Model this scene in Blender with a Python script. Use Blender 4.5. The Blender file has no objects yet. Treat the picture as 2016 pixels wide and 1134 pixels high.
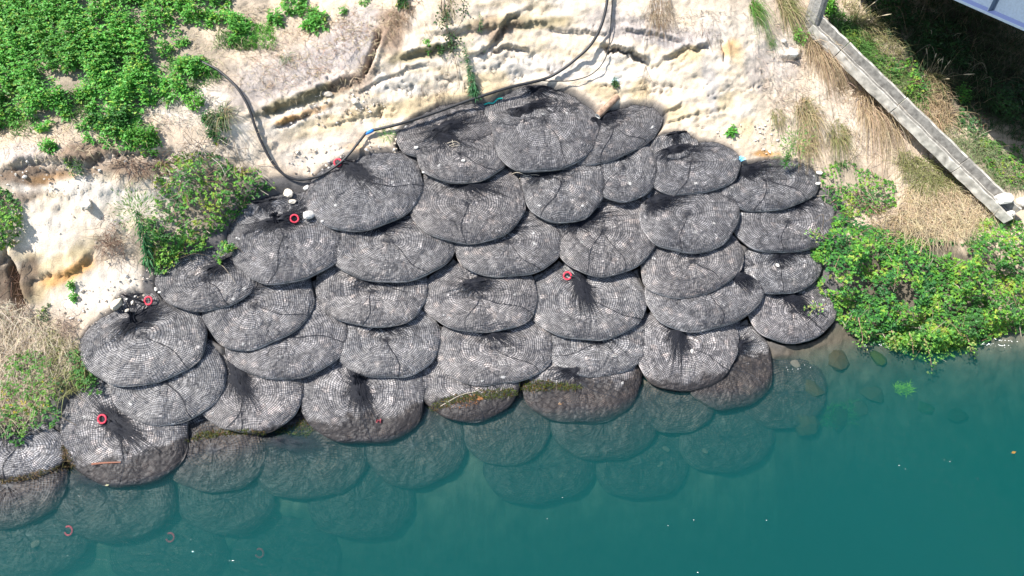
import bpy, math, random
import numpy as np
from mathutils import Vector, Matrix

random.seed(7)
rng = np.random.default_rng(7)
scene = bpy.context.scene
COL = scene.collection

# ---------------------------------------------------------------- camera
PITCH = math.radians(46.0)
FPX, CU, CV = 1400.0, 1008.0, 567.0
FWD = np.array([0.0, math.cos(PITCH), -math.sin(PITCH)])
UPV = np.array([0.0, math.sin(PITCH), math.cos(PITCH)])
CAM = np.array([0.0, 0.0, 1.3]) - 15.0 * FWD
cam_data = bpy.data.cameras.new('camera')
cam_data.sensor_width = 36.0
cam_data.lens = 36.0 * FPX / 2016.0
cam_data.clip_end = 400.0
cam = bpy.data.objects.new('camera', cam_data)
cam.location = CAM
cam.rotation_euler = (math.pi / 2 - PITCH, 0, 0)
COL.objects.link(cam)
scene.camera = cam

# ---------------------------------------------------------------- sky, sun, exposure
TO_SUN = np.array([-0.56, -0.14, 1.0])
TO_SUN /= np.linalg.norm(TO_SUN)
SUN_EL = math.asin(TO_SUN[2])
SUN_AZ = math.atan2(TO_SUN[0], TO_SUN[1])
world = bpy.data.worlds.new('World')
scene.world = world
world.use_nodes = True
wn = world.node_tree.nodes
sky = wn.new('ShaderNodeTexSky')
sky.sky_type = 'NISHITA'
sky.sun_disc = False
sky.sun_elevation = SUN_EL
sky.sun_rotation = SUN_AZ
world.node_tree.links.new(sky.outputs[0], wn['Background'].inputs[0])
wn['Background'].inputs[1].default_value = 0.11
sun_data = bpy.data.lights.new('sun', 'SUN')
sun_data.energy = 4.6
sun_data.angle = math.radians(0.5)
sun_data.color = (1.0, 0.965, 0.91)
sun = bpy.data.objects.new('sun', sun_data)
sun.rotation_euler = Vector(TO_SUN).to_track_quat('Z', 'Y').to_euler()
sun.location = (-20, 0, 40)
COL.objects.link(sun)
scene.view_settings.view_transform = 'Standard'
scene.view_settings.look = 'None'
scene.view_settings.exposure = 1.0
scene.view_settings.gamma = 1.0
scene.view_settings.use_curve_mapping = False
scene.render.engine = 'CYCLES'
scene.cycles.use_denoising = True
scene.cycles.volume_bounces = 2
scene.cycles.max_bounces = 6
scene.cycles.transparent_max_bounces = 12

# ---------------------------------------------------------------- helpers: camera geometry
def rays(u, v):
    u = np.asarray(u, float); v = np.asarray(v, float)
    d = np.zeros(u.shape + (3,))
    d[..., 0] = (u - CU) / FPX
    d += FWD
    d -= UPV * ((v - CV) / FPX)[..., None]
    return d

def project(P):
    q = np.asarray(P, float) - CAM
    dep = q @ FWD
    return CU + FPX * q[..., 0] / dep, CV - FPX * (q @ UPV) / dep

# ---------------------------------------------------------------- helpers: noise
def _hash(ix, iy, iz, seed):
    h = (ix * 374761393 + iy * 668265263 + iz * 1274126177 + seed * 974634777) & 0xFFFFFFFF
    h = ((h ^ (h >> 13)) * 1103515245) & 0xFFFFFFFF
    h = ((h ^ (h >> 16)) * 2246822519) & 0xFFFFFFFF
    h = h ^ (h >> 15)
    return (h & 0xFFFF) / 32767.5 - 1.0

def noise3(P, seed=0):
    P = np.asarray(P, float)
    i = np.floor(P).astype(np.int64)
    f = P - i
    f = f * f * f * (f * (f * 6 - 15) + 10)
    r = 0
    for dx in (0, 1):
        wx = f[..., 0] if dx else 1 - f[..., 0]
        for dy in (0, 1):
            wy = f[..., 1] if dy else 1 - f[..., 1]
            for dz in (0, 1):
                wz = f[..., 2] if dz else 1 - f[..., 2]
                r = r + wx * wy * wz * _hash(i[..., 0] + dx, i[..., 1] + dy, i[..., 2] + dz, seed)
    return r

def fbm(P, octaves=4, seed=0, gain=0.5):
    P = np.asarray(P, float)
    a, s, r = 1.0, 0.0, 0
    for k in range(octaves):
        r = r + a * noise3(P * (2.03 ** k), seed + k)
        s += a
        a *= gain
    return r / s

def smooth(a, b, x):
    t = np.clip((x - a) / (b - a), 0, 1)
    return t * t * (3 - 2 * t)

def unit(a):
    return a / np.maximum(np.linalg.norm(a, axis=-1, keepdims=True), 1e-9)

# ---------------------------------------------------------------- the bank as a height field
WL_U = [-500, -300, 0, 130, 380, 590, 840, 1000, 1250, 1450, 1560, 1650, 1800, 2016, 2350, 2600]
WL_V = [1120, 1050, 950, 915, 865, 830, 795, 778, 748, 730, 695, 662, 652, 650, 620, 600]
UPCOL = {
    -450: [(900, 30), (700, 25), (500, 45), (350, 50), (250, 28), (0, 24)],
    -200: [(850, 31), (680, 27), (520, 48), (370, 56), (260, 26), (0, 24)],
    0: [(830, 32), (650, 28), (540, 46), (400, 52), (330, 54), (250, 25), (0, 24)],
    130: [(760, 32), (650, 30), (560, 42), (400, 50), (320, 56), (240, 28), (0, 24)],
    290: [(590, 33), (500, 38), (380, 47), (310, 50), (230, 28), (0, 24)],
    450: [(500, 32), (400, 36), (300, 44), (230, 52), (170, 32), (0, 26)],
    600: [(400, 31), (340, 28), (250, 42), (190, 60), (150, 36), (0, 28)],
    740: [(300, 31), (250, 33), (150, 56), (60, 46), (0, 32)],
    880: [(210, 31), (130, 60), (40, 56), (0, 45)],
    1050: [(165, 31), (100, 60), (0, 58)],
    1250: [(205, 31), (110, 60), (0, 56)],
    1400: [(280, 31), (200, 52), (100, 55), (0, 48)],
    1550: [(310, 31), (200, 45), (100, 40), (0, 34)],
    1700: [(480, 34), (350, 30), (250, 34), (120, 32), (0, 26)],
    1850: [(480, 34), (380, 28), (250, 32), (100, 24), (0, 20)],
    2016: [(480, 34), (400, 26), (250, 24), (100, 16), (0, 12)],
    2350: [(480, 32), (400, 26), (250, 22), (100, 14), (0, 10)],
}
ctrl = []
for cu, segs in UPCOL.items():
    wl = float(np.interp(cu, WL_U, WL_V))
    def march(v0, P0, lst):
        P = P0
        v = v0
        for (vt, sl) in lst:
            d = rays(cu, vt)
            k = math.tan(math.radians(sl))
            # z: CAM.z + t dz - P.z = k (CAM.y + t dy - P.y)
            t = (k * (CAM[1] - P[1]) - (CAM[2] - P[2])) / (d[2] - k * d[1])
            Q = CAM + t * d
            # add the points between, so that the surface stays straight
            n = max(1, int(abs(vt - v) // 70))
            for j in range(1, n + 1):
                ctrl.append(P + (Q - P) * (j / n))
            P, v = Q, vt
        return P
    d = rays(cu, wl)
    Pw = CAM + d * (-CAM[2] / d[2])
    ctrl.append(Pw)
    march(wl, Pw, segs)
    march(wl, Pw, [(wl + 130, 31), (wl + 250, 30), (max(wl + 420, 1180), 38), (1400, 20)])
ctrl = np.array(ctrl)

def tps_fit(P, z, lam):
    n = len(P)
    r2 = ((P[:, None] - P[None]) ** 2).sum(-1)
    K = 0.5 * r2 * np.log(np.maximum(r2, 1e-12)) + lam * np.eye(n)
    A = np.zeros((n + 3, n + 3))
    A[:n, :n] = K
    A[:n, n] = 1; A[:n, n + 1:] = P; A[n, :n] = 1; A[n + 1:, :n] = P.T
    return np.linalg.solve(A, np.concatenate([z, np.zeros(3)]))

_w = tps_fit(ctrl[:, :2], ctrl[:, 2], 0.02)
GX = np.arange(-20, 20.01, 0.1)
GY = np.arange(-10, 22.01, 0.1)
def tps_eval(X, Y):
    out = np.zeros(X.shape)
    fx, fy, fo = X.ravel(), Y.ravel(), out.ravel()
    for s in range(0, len(fx), 20000):
        q = np.stack([fx[s:s + 20000], fy[s:s + 20000]], -1)
        r2 = ((q[:, None] - ctrl[None, :, :2]) ** 2).sum(-1)
        fo[s:s + 20000] = (0.5 * r2 * np.log(np.maximum(r2, 1e-12))) @ _w[:-3] + _w[-3] + q @ _w[-2:]
    return fo.reshape(X.shape)
_gx, _gy = np.meshgrid(GX, GY)
SG = np.clip(tps_eval(_gx, _gy), -4.0, 11.0)
# far back the bank levels out
SG = np.where(_gy > 9, np.minimum(SG, 7.5 + (_gy - 9) * 0.25), SG)

def S(x, y):
    fx = np.clip((np.asarray(x, float) - GX[0]) / 0.1, 0, len(GX) - 1.001)
    fy = np.clip((np.asarray(y, float) - GY[0]) / 0.1, 0, len(GY) - 1.001)
    i = fx.astype(int); j = fy.astype(int)
    a = fx - i; b = fy - j
    return (SG[j, i] * (1 - a) * (1 - b) + SG[j, i + 1] * a * (1 - b)
            + SG[j + 1, i] * (1 - a) * b + SG[j + 1, i + 1] * a * b)

def Sn(x, y, e=0.25):
    dx = (S(x + e, y) - S(x - e, y)) / (2 * e)
    dy = (S(x, y + e) - S(x, y - e)) / (2 * e)
    return unit(np.stack([-dx, -dy, np.ones_like(dx)], -1))

def hit(u, v, h=0.0):
    """where the sight line through a point of the photograph meets the bank raised by h"""
    d = rays(u, v)
    h = np.broadcast_to(np.asarray(h, float), d.shape[:-1])
    t = np.full(d.shape[:-1], 7.0)
    lo = t.copy(); done = np.zeros(t.shape, bool)
    hi = np.full(t.shape, 40.0)
    for k in range(200):
        P = CAM + d * t[..., None]
        below = P[..., 2] < S(P[..., 0], P[..., 1]) + h
        newly = below & ~done
        hi = np.where(newly, t, hi)
        done |= below
        lo = np.where(done, lo, t)
        t = t + 0.15
        if done.all():
            break
    for k in range(14):
        m = 0.5 * (lo + hi)
        P = CAM + d * m[..., None]
        below = P[..., 2] < S(P[..., 0], P[..., 1]) + h
        hi = np.where(below, m, hi); lo = np.where(below, lo, m)
    return CAM + d * hi[..., None]

# ---------------------------------------------------------------- helpers: meshes
def mesh_np(name, V, F, mat=None, parent=None, loc=(0, 0, 0), col=None, smooth_shade=False, mats=None, mat_idx=None):
    V = np.asarray(V, np.float64) - np.asarray(loc, float)
    F = np.asarray(F, np.int32)
    me = bpy.data.meshes.new(name)
    n, k = F.shape
    me.vertices.add(len(V)); me.loops.add(n * k); me.polygons.add(n)
    me.vertices.foreach_set('co', V.astype(np.float32).ravel())
    me.loops.foreach_set('vertex_index', F.ravel())
    me.polygons.foreach_set('loop_start', np.arange(0, n * k, k, dtype=np.int32))
    me.polygons.foreach_set('loop_total', np.full(n, k, np.int32))
    me.polygons.foreach_set('use_smooth', np.full(n, bool(smooth_shade)))
    if col is not None:
        at = me.attributes.new('Col', 'FLOAT_COLOR', 'POINT')
        c4 = np.ones((len(V), 4), np.float32)
        c4[:, :3] = col
        at.data.foreach_set('color', c4.ravel())
    me.update(calc_edges=True)
    me.validate()
    if mat is not None:
        me.materials.append(mat)
    o = bpy.data.objects.new(name, me)
    COL.objects.link(o)
    if parent is not None:
        o.parent = parent
    else:
        o.location = loc
    return o

def tag(o, label=None, cat=None, group=None, kind=None):
    if label: o['label'] = label
    if cat: o['category'] = cat
    if group: o['group'] = group
    if kind: o['kind'] = kind
    return o

def thing(name, loc, label, cat, group=None):
    o = bpy.data.objects.new(name, None)
    o.empty_display_size = 0.2
    o.location = loc
    COL.objects.link(o)
    return tag(o, label, cat, group)

def quads_grid(nr, nc, wrap=False):
    i = np.arange(nr - 1)[:, None]; j = np.arange(nc if wrap else nc - 1)[None]
    jn = (j + 1) % nc
    a = i * nc + j; b = i * nc + jn
    return np.stack([a, b, b + nc, a + nc], -1).reshape(-1, 4)

def tube(P, r, sides=6, cap=True):
    """vertices and quads of a tube along the polyline P with radius r (number or list)"""
    P = np.asarray(P, float); n = len(P)
    r = np.broadcast_to(np.asarray(r, float), (n,))
    T = unit(np.gradient(P, axis=0))
    ref = np.array([0, 0, 1.0]) if abs(T[0, 2]) < 0.9 else np.array([1.0, 0, 0])
    N = np.zeros_like(P)
    nn = unit(np.cross(T[0], ref))
    for i in range(n):
        nn = unit(nn - T[i] * (nn @ T[i]))
        N[i] = nn
    B = np.cross(T, N)
    a = np.arange(sides) * 2 * math.pi / sides
    V = P[:, None] + r[:, None, None] * (N[:, None] * np.cos(a)[None, :, None] + B[:, None] * np.sin(a)[None, :, None])
    V = V.reshape(-1, 3)
    F = quads_grid(n, sides, True)
    if cap:
        V = np.concatenate([V, P[:1], P[-1:]])
        c0, c1 = n * sides, n * sides + 1
        j = np.arange(sides); jn = (j + 1) % sides
        F = np.concatenate([F, np.stack([np.full(sides, c0), jn, j, j], -1)[:, [0, 1, 2, 2]],
                            np.stack([np.full(sides, c1), (n - 1) * sides + j, (n - 1) * sides + jn, (n - 1) * sides + jn], -1)])
    return V, F

def fix_quads(F):
    return F

class Soup:
    """collects triangles of many pieces into one mesh"""
    def __init__(self):
        self.V, self.F, self.C, self.n = [], [], [], 0
    def add(self, V, F, col=None):
        V = np.asarray(V, float); F = np.asarray(F, int)
        if F.shape[1] == 4:
            t2 = F[:, [0, 2, 3]]
            F = np.concatenate([F[:, :3], t2[t2[:, 1] != t2[:, 2]]])
        self.V.append(V); self.F.append(F + self.n)
        self.C.append(np.broadcast_to(np.asarray(col if col is not None else (0.5, 0.5, 0.5), float), V.shape).copy())
        self.n += len(V)
    def build(self, name, mat, parent=None, loc=(0, 0, 0), smooth_shade=False):
        return mesh_np(name, np.concatenate(self.V), np.concatenate(self.F), mat, parent, loc,
                       np.concatenate(self.C), smooth_shade)

def catmull(P, n):
    P = np.asarray(P, float)
    Q = np.concatenate([2 * P[:1] - P[1:2], P, 2 * P[-1:] - P[-2:-1]])
    out = []
    for i in range(1, len(Q) - 2):
        t = np.linspace(0, 1, n, endpoint=False)[:, None]
        a, b, c, d = Q[i - 1], Q[i], Q[i + 1], Q[i + 2]
        out.append(0.5 * (2 * b + (c - a) * t + (2 * a - 5 * b + 4 * c - d) * t ** 2 + (3 * b - a - 3 * c + d) * t ** 3))
    out.append(P[-1:])
    return np.concatenate(out)

# ---------------------------------------------------------------- materials
def new_mat(name):
    m = bpy.data.materials.new(name)
    m.use_nodes = True
    nt = m.node_tree
    return m, nt, nt.nodes, nt.links, nt.nodes['Principled BSDF']

def col_mat(name, rough=0.85, noise=(14.0, 0.35), bump=(40.0, 0.25, 0.01), spec=0.25, translucent=0.0, wet=False, fine=None, sheen=None):
    """base colour from the piece's own colour attribute, mottled by noise; relief from noise"""
    m, nt, N, L, bs = new_mat(name)
    at = N.new('ShaderNodeAttribute'); at.attribute_name = 'Col'
    tc = N.new('ShaderNodeTexCoord')
    geo = N.new('ShaderNodeNewGeometry')
    nz = N.new('ShaderNodeTexNoise'); nz.inputs['Scale'].default_value = noise[0]; nz.inputs['Detail'].default_value = 6
    nz.inputs['Roughness'].default_value = 0.65
    L.new(geo.outputs['Position'], nz.inputs['Vector'])
    mr = N.new('ShaderNodeMapRange')
    mr.inputs['From Min'].default_value = 0.25; mr.inputs['From Max'].default_value = 0.75
    mr.inputs['To Min'].default_value = 1 - noise[1]; mr.inputs['To Max'].default_value = 1 + noise[1]
    L.new(nz.outputs['Fac'], mr.inputs['Value'])
    mx = N.new('ShaderNodeVectorMath'); mx.operation = 'SCALE'
    L.new(at.outputs['Color'], mx.inputs[0]); L.new(mr.outputs['Result'], mx.inputs['Scale'])
    src = mx.outputs['Vector']
    if fine:
        n2 = N.new('ShaderNodeTexNoise'); n2.inputs['Scale'].default_value = fine[0]; n2.inputs['Detail'].default_value = 4
        L.new(geo.outputs['Position'], n2.inputs['Vector'])
        m2 = N.new('ShaderNodeMapRange'); m2.inputs['From Min'].default_value = 0.3; m2.inputs['From Max'].default_value = 0.7
        m2.inputs['To Min'].default_value = 1 - fine[1]; m2.inputs['To Max'].default_value = 1 + fine[1]
        L.new(n2.outputs['Fac'], m2.inputs['Value'])
        m3 = N.new('ShaderNodeVectorMath'); m3.operation = 'SCALE'
        L.new(src, m3.inputs[0]); L.new(m2.outputs['Result'], m3.inputs['Scale'])
        src = m3.outputs['Vector']
    if wet:
        # river stain: stones that the water reaches are wet and brown, with a ragged upper limit
        sp = N.new('ShaderNodeSeparateXYZ'); L.new(geo.outputs['Position'], sp.inputs[0])
        nw = N.new('ShaderNodeTexNoise'); nw.inputs['Scale'].default_value = 3.0; nw.inputs['Detail'].default_value = 5
        L.new(geo.outputs['Position'], nw.inputs['Vector'])
        ad = N.new('ShaderNodeMath'); ad.operation = 'MULTIPLY_ADD'
        L.new(nw.outputs['Fac'], ad.inputs[0]); ad.inputs[1].default_value = -0.30
        L.new(sp.outputs['Z'], ad.inputs[2])
        ws = N.new('ShaderNodeMapRange'); ws.inputs['From Min'].default_value = 0.0; ws.inputs['From Max'].default_value = 0.06
        ws.inputs['To Min'].default_value = 1.0; ws.inputs['To Max'].default_value = 0.0
        L.new(ad.outputs[0], ws.inputs['Value'])
        mw = N.new('ShaderNodeMix'); mw.data_type = 'RGBA'; mw.blend_type = 'MULTIPLY'
        L.new(ws.outputs['Result'], mw.inputs['Factor'])
        L.new(src, mw.inputs['A']); mw.inputs['B'].default_value = (0.20, 0.178, 0.16, 1)
        src = mw.outputs['Result']
    L.new(src, bs.inputs['Base Color'])
    bs.inputs['Roughness'].default_value = rough
    bs.inputs['Specular IOR Level'].default_value = spec
    if bump:
        bn = N.new('ShaderNodeTexNoise'); bn.inputs['Scale'].default_value = bump[0]; bn.inputs['Detail'].default_value = 8
        bn.inputs['Roughness'].default_value = 0.7
        L.new(geo.outputs['Position'], bn.inputs['Vector'])
        bp = N.new('ShaderNodeBump'); bp.inputs['Strength'].default_value = bump[1]; bp.inputs['Distance'].default_value = bump[2]
        L.new(bn.outputs['Fac'], bp.inputs['Height'])
        L.new(bp.outputs['Normal'], bs.inputs['Normal'])
    if translucent:
        tr = N.new('ShaderNodeBsdfTranslucent'); L.new(src, tr.inputs['Color'])
        ms = N.new('ShaderNodeMixShader'); ms.inputs[0].default_value = translucent
        L.new(bs.outputs[0], ms.inputs[1]); L.new(tr.outputs[0], ms.inputs[2])
        L.new(ms.outputs[0], N['Material Output'].inputs['Surface'])
    return m

def flat_mat(name, rgb, rough=0.6, spec=0.3, noise=(20.0, 0.2), bump=(60.0, 0.2, 0.004), metallic=0.0):
    m, nt, N, L, bs = new_mat(name)
    geo = N.new('ShaderNodeNewGeometry')
    nz = N.new('ShaderNodeTexNoise'); nz.inputs['Scale'].default_value = noise[0]; nz.inputs['Detail'].default_value = 6
    L.new(geo.outputs['Position'], nz.inputs['Vector'])
    cr = N.new('ShaderNodeMapRange'); cr.inputs['From Min'].default_value = 0.3; cr.inputs['From Max'].default_value = 0.7
    cr.inputs['To Min'].default_value = 1 - noise[1]; cr.inputs['To Max'].default_value = 1 + noise[1]
    L.new(nz.outputs['Fac'], cr.inputs['Value'])
    sc = N.new('ShaderNodeVectorMath'); sc.operation = 'SCALE'; sc.inputs[0].default_value = rgb
    L.new(cr.outputs['Result'], sc.inputs['Scale'])
    L.new(sc.outputs['Vector'], bs.inputs['Base Color'])
    bs.inputs['Roughness'].default_value = rough
    bs.inputs['Specular IOR Level'].default_value = spec
    bs.inputs['Metallic'].default_value = metallic
    if bump:
        bn = N.new('ShaderNodeTexNoise'); bn.inputs['Scale'].default_value = bump[0]; bn.inputs['Detail'].default_value = 6
        L.new(geo.outputs['Position'], bn.inputs['Vector'])
        bp = N.new('ShaderNodeBump'); bp.inputs['Strength'].default_value = bump[1]; bp.inputs['Distance'].default_value = bump[2]
        L.new(bn.outputs['Fac'], bp.inputs['Height']); L.new(bp.outputs['Normal'], bs.inputs['Normal'])
    return m

M_bank = col_mat('bank_earth', 0.92, (5.0, 0.20), (30.0, 0.55, 0.035), 0.12, fine=(60.0, 0.22))
M_stone = col_mat('bag_stone', 0.85, (30.0, 0.35), (55.0, 0.5, 0.01), 0.2, wet=True, fine=(90.0, 0.25))
M_net = flat_mat('black_net', (0.022, 0.022, 0.026), 0.5, 0.35, (30.0, 0.3), None)
M_fold = flat_mat('folded_net', (0.010, 0.011, 0.016), 0.6, 0.2, (60.0, 0.6), (120.0, 0.6, 0.01))
M_pale = col_mat('pale_stone', 0.85, (20.0, 0.2), (35.0, 0.5, 0.015), 0.2, wet=True)
M_leaf = col_mat('leaf', 0.5, (8.0, 0.18), None, 0.35, translucent=0.35)
M_grass = col_mat('grass_blade', 0.65, (8.0, 0.18), None, 0.2, translucent=0.25)
M_twig = col_mat('twig', 0.8, (30.0, 0.2), None, 0.2)
M_ring = flat_mat('red_plastic', (0.60, 0.045, 0.075), 0.6, 0.3, (25.0, 0.4), None)
M_hose = flat_mat('black_hose', (0.022, 0.022, 0.024), 0.5, 0.5, (10.0, 0.4), None)
M_concrete = flat_mat('weathered_concrete', (0.42, 0.395, 0.35), 0.9, 0.2, (6.0, 0.5), (70.0, 0.3, 0.005))
M_concrete_dirty = flat_mat('stained_concrete', (0.20, 0.19, 0.17), 0.9, 0.2, (11.0, 0.4), (70.0, 0.3, 0.005))
M_steel = flat_mat('painted_steel', (0.14, 0.19, 0.25), 0.5, 0.5, (25.0, 0.12), (80.0, 0.15, 0.004))
M_steel_dark = flat_mat('dark_blue_steel', (0.045, 0.065, 0.15), 0.45, 0.5, (60.0, 0.2), (80.0, 0.15, 0.004))  # darker, bluer steel of the lower flange
# ================================================================ bags: the table (read from the photograph)
# cx, cy, half width, half height, turn, neck x, neck y, dict(options)
BAGS = [
 (1050,212, 95,46,-4,1052,182, dict(lb='topmost grey rock bag under the black hose with a teal cord on it', fold=0, lift=-.06)),
 (1073,256,104,80,-8,1030,224, dict(lb='rock bag below the teal cord with a dark creased shoulder and black neck', fold=1, fang=-15)),
 (888,250,108,50,-18,868,262, dict(lb='rock bag along the straight hose with bundled black net across its middle', fold=1, fang=-20, lift=-.03)),
 (912,314, 90,44,-3,865,272, dict(lb='rock bag with one round white stone in its middle below the hose', fold=1, fang=20, lift=.06)),
 (1210,262,103,47,-25,1178,238, dict(lb='rock bag at the cliff foot with the pale pipe end on its corner', fold=1, fang=-12)),
 (1226,342, 66,54,-10,1215,302, dict(lb='small rock bag wedged below the bag with the pale pipe end')),
 (1328,285, 46,28,-5,1325,270, dict(lb='mostly hidden rock bag strewn with pale crumbs below the cliff crack', lift=-.1)),
 (1364,330, 91,52,-6,1310,296, dict(lb='rock bag left of the small blue scrap with a black ridge on top', fold=1, fang=-8)),
 (1513,364, 96,50,-4,1445,334, dict(lb='rock bag carrying the bright green feathery plant on its top edge', fold=1, fang=-5)),
 (1110,372, 83,64,-6,1062,345, dict(lb='rock bag with dry twigs lying at its dark neck under the creased bag', fold=1, fang=-12, lift=.03)),
 (720,374,115,74,-16,690,335, dict(lb='rock bag touching the bottom of the hose loop, red ring at its neck', fold=1, fang=35, ring=(665,320))),
 (922,412,110,65,-4,914,366, dict(lb='rock bag with an upright black knotted neck below the white stone bag', fold=1, fang=10, knot=1, lift=.05)),
 (535,418, 72,32,-12,520,404, dict(lb='small rock bag tucked between brambles and the big white stone', lift=-.08)),
 (563,482,112,74,-10,548,444, dict(lb='rock bag with a red ring beside the big white stone', fold=1, fang=-15, ring=(580,431), knot=1)),
 (770,488,123,66,0,742,447, dict(lb='rock bag with a curved fold and blue black pleats at its neck', fold=1, fang=-8, seams=(55,))),
 (1000,489,109,54,-2,985,455, dict(lb='rock bag with a diagonal seam, below the bag with the knotted neck', seams=(62,))),
 (1190,470,103,70,-5,1133,442, dict(lb='rock bag with a pointed dark fan of net on its upper left', fold=1, fang=-15)),
 (1358,434, 96,62,-3,1284,403, dict(lb='rock bag with a spout of dark net at its upper left corner', fold=1, fang=-10, lift=.04)),
 (1545,447, 98,50,-3,1560,402, dict(lb='rock bag touching the bramble, second down from the green feathery plant', seams=(100,))),
 (1361,527, 99,56,-14,1350,490, dict(lb='rock bag below the spouted bag with its lower edge slanting up', lift=.03)),
 (1538,533, 77,45,-2,1530,505, dict(lb='rock bag by the bramble with a small white flake on it', seams=(95,))),
 (1387,586,115,62,-8,1440,545, dict(lb='wide rock bag above the bag with a dark feathered streak', fold=1, fang=20)),
 (1560,622, 84,51,-2,1545,582, dict(lb='rock bag at the water beside the bramble with a wet brown rim', fold=1, fang=40)),
 (733,584,108,58,2,728,552, dict(lb='rock bag with a vertical seam directly under the curved fold bag', seams=(96,))),
 (946,596,112,57,0,930,566, dict(lb='rock bag with concentric net arcs left of the lower red ring', lift=.02)),
 (1158,605,111,64,0,1140,562, dict(lb='rock bag with a red ring at mid slope', fold=1, fang=70, ring=(1117,543))),
 (508,614,109,66,-22,470,585, dict(lb='tilted rock bag with a thick black gap along its right edge', seams=(50,))),
 (405,560, 97,50,-4,430,530, dict(lb='rock bag emerging below the bramble and the two little white stones', seams=(60,))),
 (268,600, 44,30,-10,262,590, dict(lb='small rock bag corner showing above the pale yellow block', lift=-.1)),
 (285,674,124,80,-15,270,637, dict(lb='large leftmost rock bag beside dry grass, red ring at its black neck', fold=1, fang=-28, ring=(292,592), knot=1)),
 (565,676,119,68,-10,545,625, dict(lb='rock bag right below the tilted bag and its black gap', lift=-.02)),
 (763,680,101,64,-3,750,640, dict(lb='rock bag under the bag with the vertical seam', lift=-.02)),
 (972,696,113,62,-2,960,655, dict(lb='rock bag just above the mossy waterline with fine round arcs', seams=(45,))),
 (1178,686,103,54,-3,1170,655, dict(lb='rock bag directly below the mid slope bag with the red ring', lift=-.03)),
 (1350,697,101,70,-4,1331,645, dict(lb='rock bag with a dark feathered streak and a white flake above water', fold=1, fang=88, seams=(35,))),
 (332,764,113,68,-15,310,715, dict(lb='rock bag under the large leftmost bag with the ring', lift=-.02)),
 (492,782,103,70,-4,470,738, dict(lb='pale rock bag at the waterline between two brown moss strips', fold=1, fang=70)),
 (714,790,122,84,-1,706,758, dict(lb='rock bag half in the water, dusty white above and brown below', fold=1, fang=80, knot=1)),
 (246,864,122,94,2,226,832, dict(lb='rock bag beside dry grass dipping into the water, red ring on top', fold=1, fang=35, ring=(201,825))),
 (38,886, 92,58,-2,20,850, dict(lb='rock bag at the left edge with fallen green leaves over it')),
 (22,966,112,70,-14,10,925, dict(lb='brown wet rock bag just under the left waterline', sub=1)),
 (925,766, 96,62,-4,930,735, dict(lb='rock bag with orange brown slime under the mossy strip')),
 (1145,768,115,65,-4,1120,735, dict(lb='brown wet rock bag with a tan leaf on it at the waterline')),
 (1432,736, 86,70,-8,1440,690, dict(lb='brown wet rock bag showing right of the white flake bag')),
 (425,898,102,71,-3,400,860, dict(sub=1, lb='submerged rock bag below the pale waterline bag with a weed tuft', neck=1)),
 (608,912,115,70,-3,570,875, dict(sub=1, lb='submerged rock bag with blue shadowed folds left of the half dipped bag', fold=1, fang=10)),
 (817,888, 99,70,-4,800,850, dict(sub=1, lb='submerged rock bag lower right of the half dipped bag')),
 (997,858, 84,58,-3,980,830, dict(sub=1, lb='submerged rock bag under the orange brown slime')),
 (1190,842,106,64,-4,1180,805, dict(sub=1, lb='submerged rock bag under the tan leaf')),
 (222,990,123,76,-6,200,945, dict(sub=1, lb='submerged rock bag below the left dipping bag with the ring', fold=1, fang=0)),
 (710,996,102,66,-2,690,960, dict(sub=1, lb='faint deep rock bag below the gap between two submerged bags')),
 (1062,930,108,62,-4,1050,900, dict(sub=1, lb='faint deep rock bag under the sunken bag with the slime above')),
 (60,1066,118,74,-8,40,1030, dict(sub=1, lb='deep rock bag in the lower left corner with the red scrap', ring=(135,1045))),
 (1335,802, 74,50,-5,1330,775, dict(sub=1, lb='submerged rock bag under the bag with the feathered streak')),
 (1540,784, 86,58,-3,1530,755, dict(sub=1, lb='submerged rock bag below the white underwater streak')),
 (445,992, 94,60,-2,440,960, dict(sub=1, lb='faint deep rock bag between the two larger sunken bags')),
 (1262,922, 92,60,-4,1250,890, dict(sub=1, lb='faint deep rock bag with a pale glint at its edge')),
 (330,1094,114,72,-4,325,1055, dict(sub=1, lb='deep rock bag with a broken red ring under water', ring=(335,1058), lift=-.1)),
 (1428,872, 92,58,-4,1420,840, dict(sub=1, lb='faint deep rock bag left of the green weedy stones')),
 (560,1110,112,70,-4,545,1075, dict(sub=1, lb='deepest faint rock bag with a dull red ring', ring=(511,1089), lift=-.1)),
]

# the upper edge of most bags lies hidden under the bag above: carry it on under there
OPEN_TOP = {0, 1, 2, 4, 6, 7, 8, 10, 12, 28, 29, 39}
for _i, _b in enumerate(BAGS):
    ext = 0.0 if _i in OPEN_TOP else 0.24
    _b[7]['c0'] = (_b[0] + 0.10 * (_b[5] - _b[0]), _b[1] - 0.12 * _b[3])
    BAGS[_i] = (_b[0], _b[1] - _b[3] * ext, _b[2] * 1.03, _b[3] * (1 + ext) * 1.02) + _b[4:]

def ell_rho(u, v, b, grow=1.0):
    cx, cy, a, h, rot = b[:5]
    t = math.radians(rot)
    dx = u - cx; dy = v - cy
    X = (dx * math.cos(t) + dy * math.sin(t)) / (a * grow)
    Y = (-dx * math.sin(t) + dy * math.cos(t)) / (h * grow)
    return np.sqrt(X * X + Y * Y)

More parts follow.
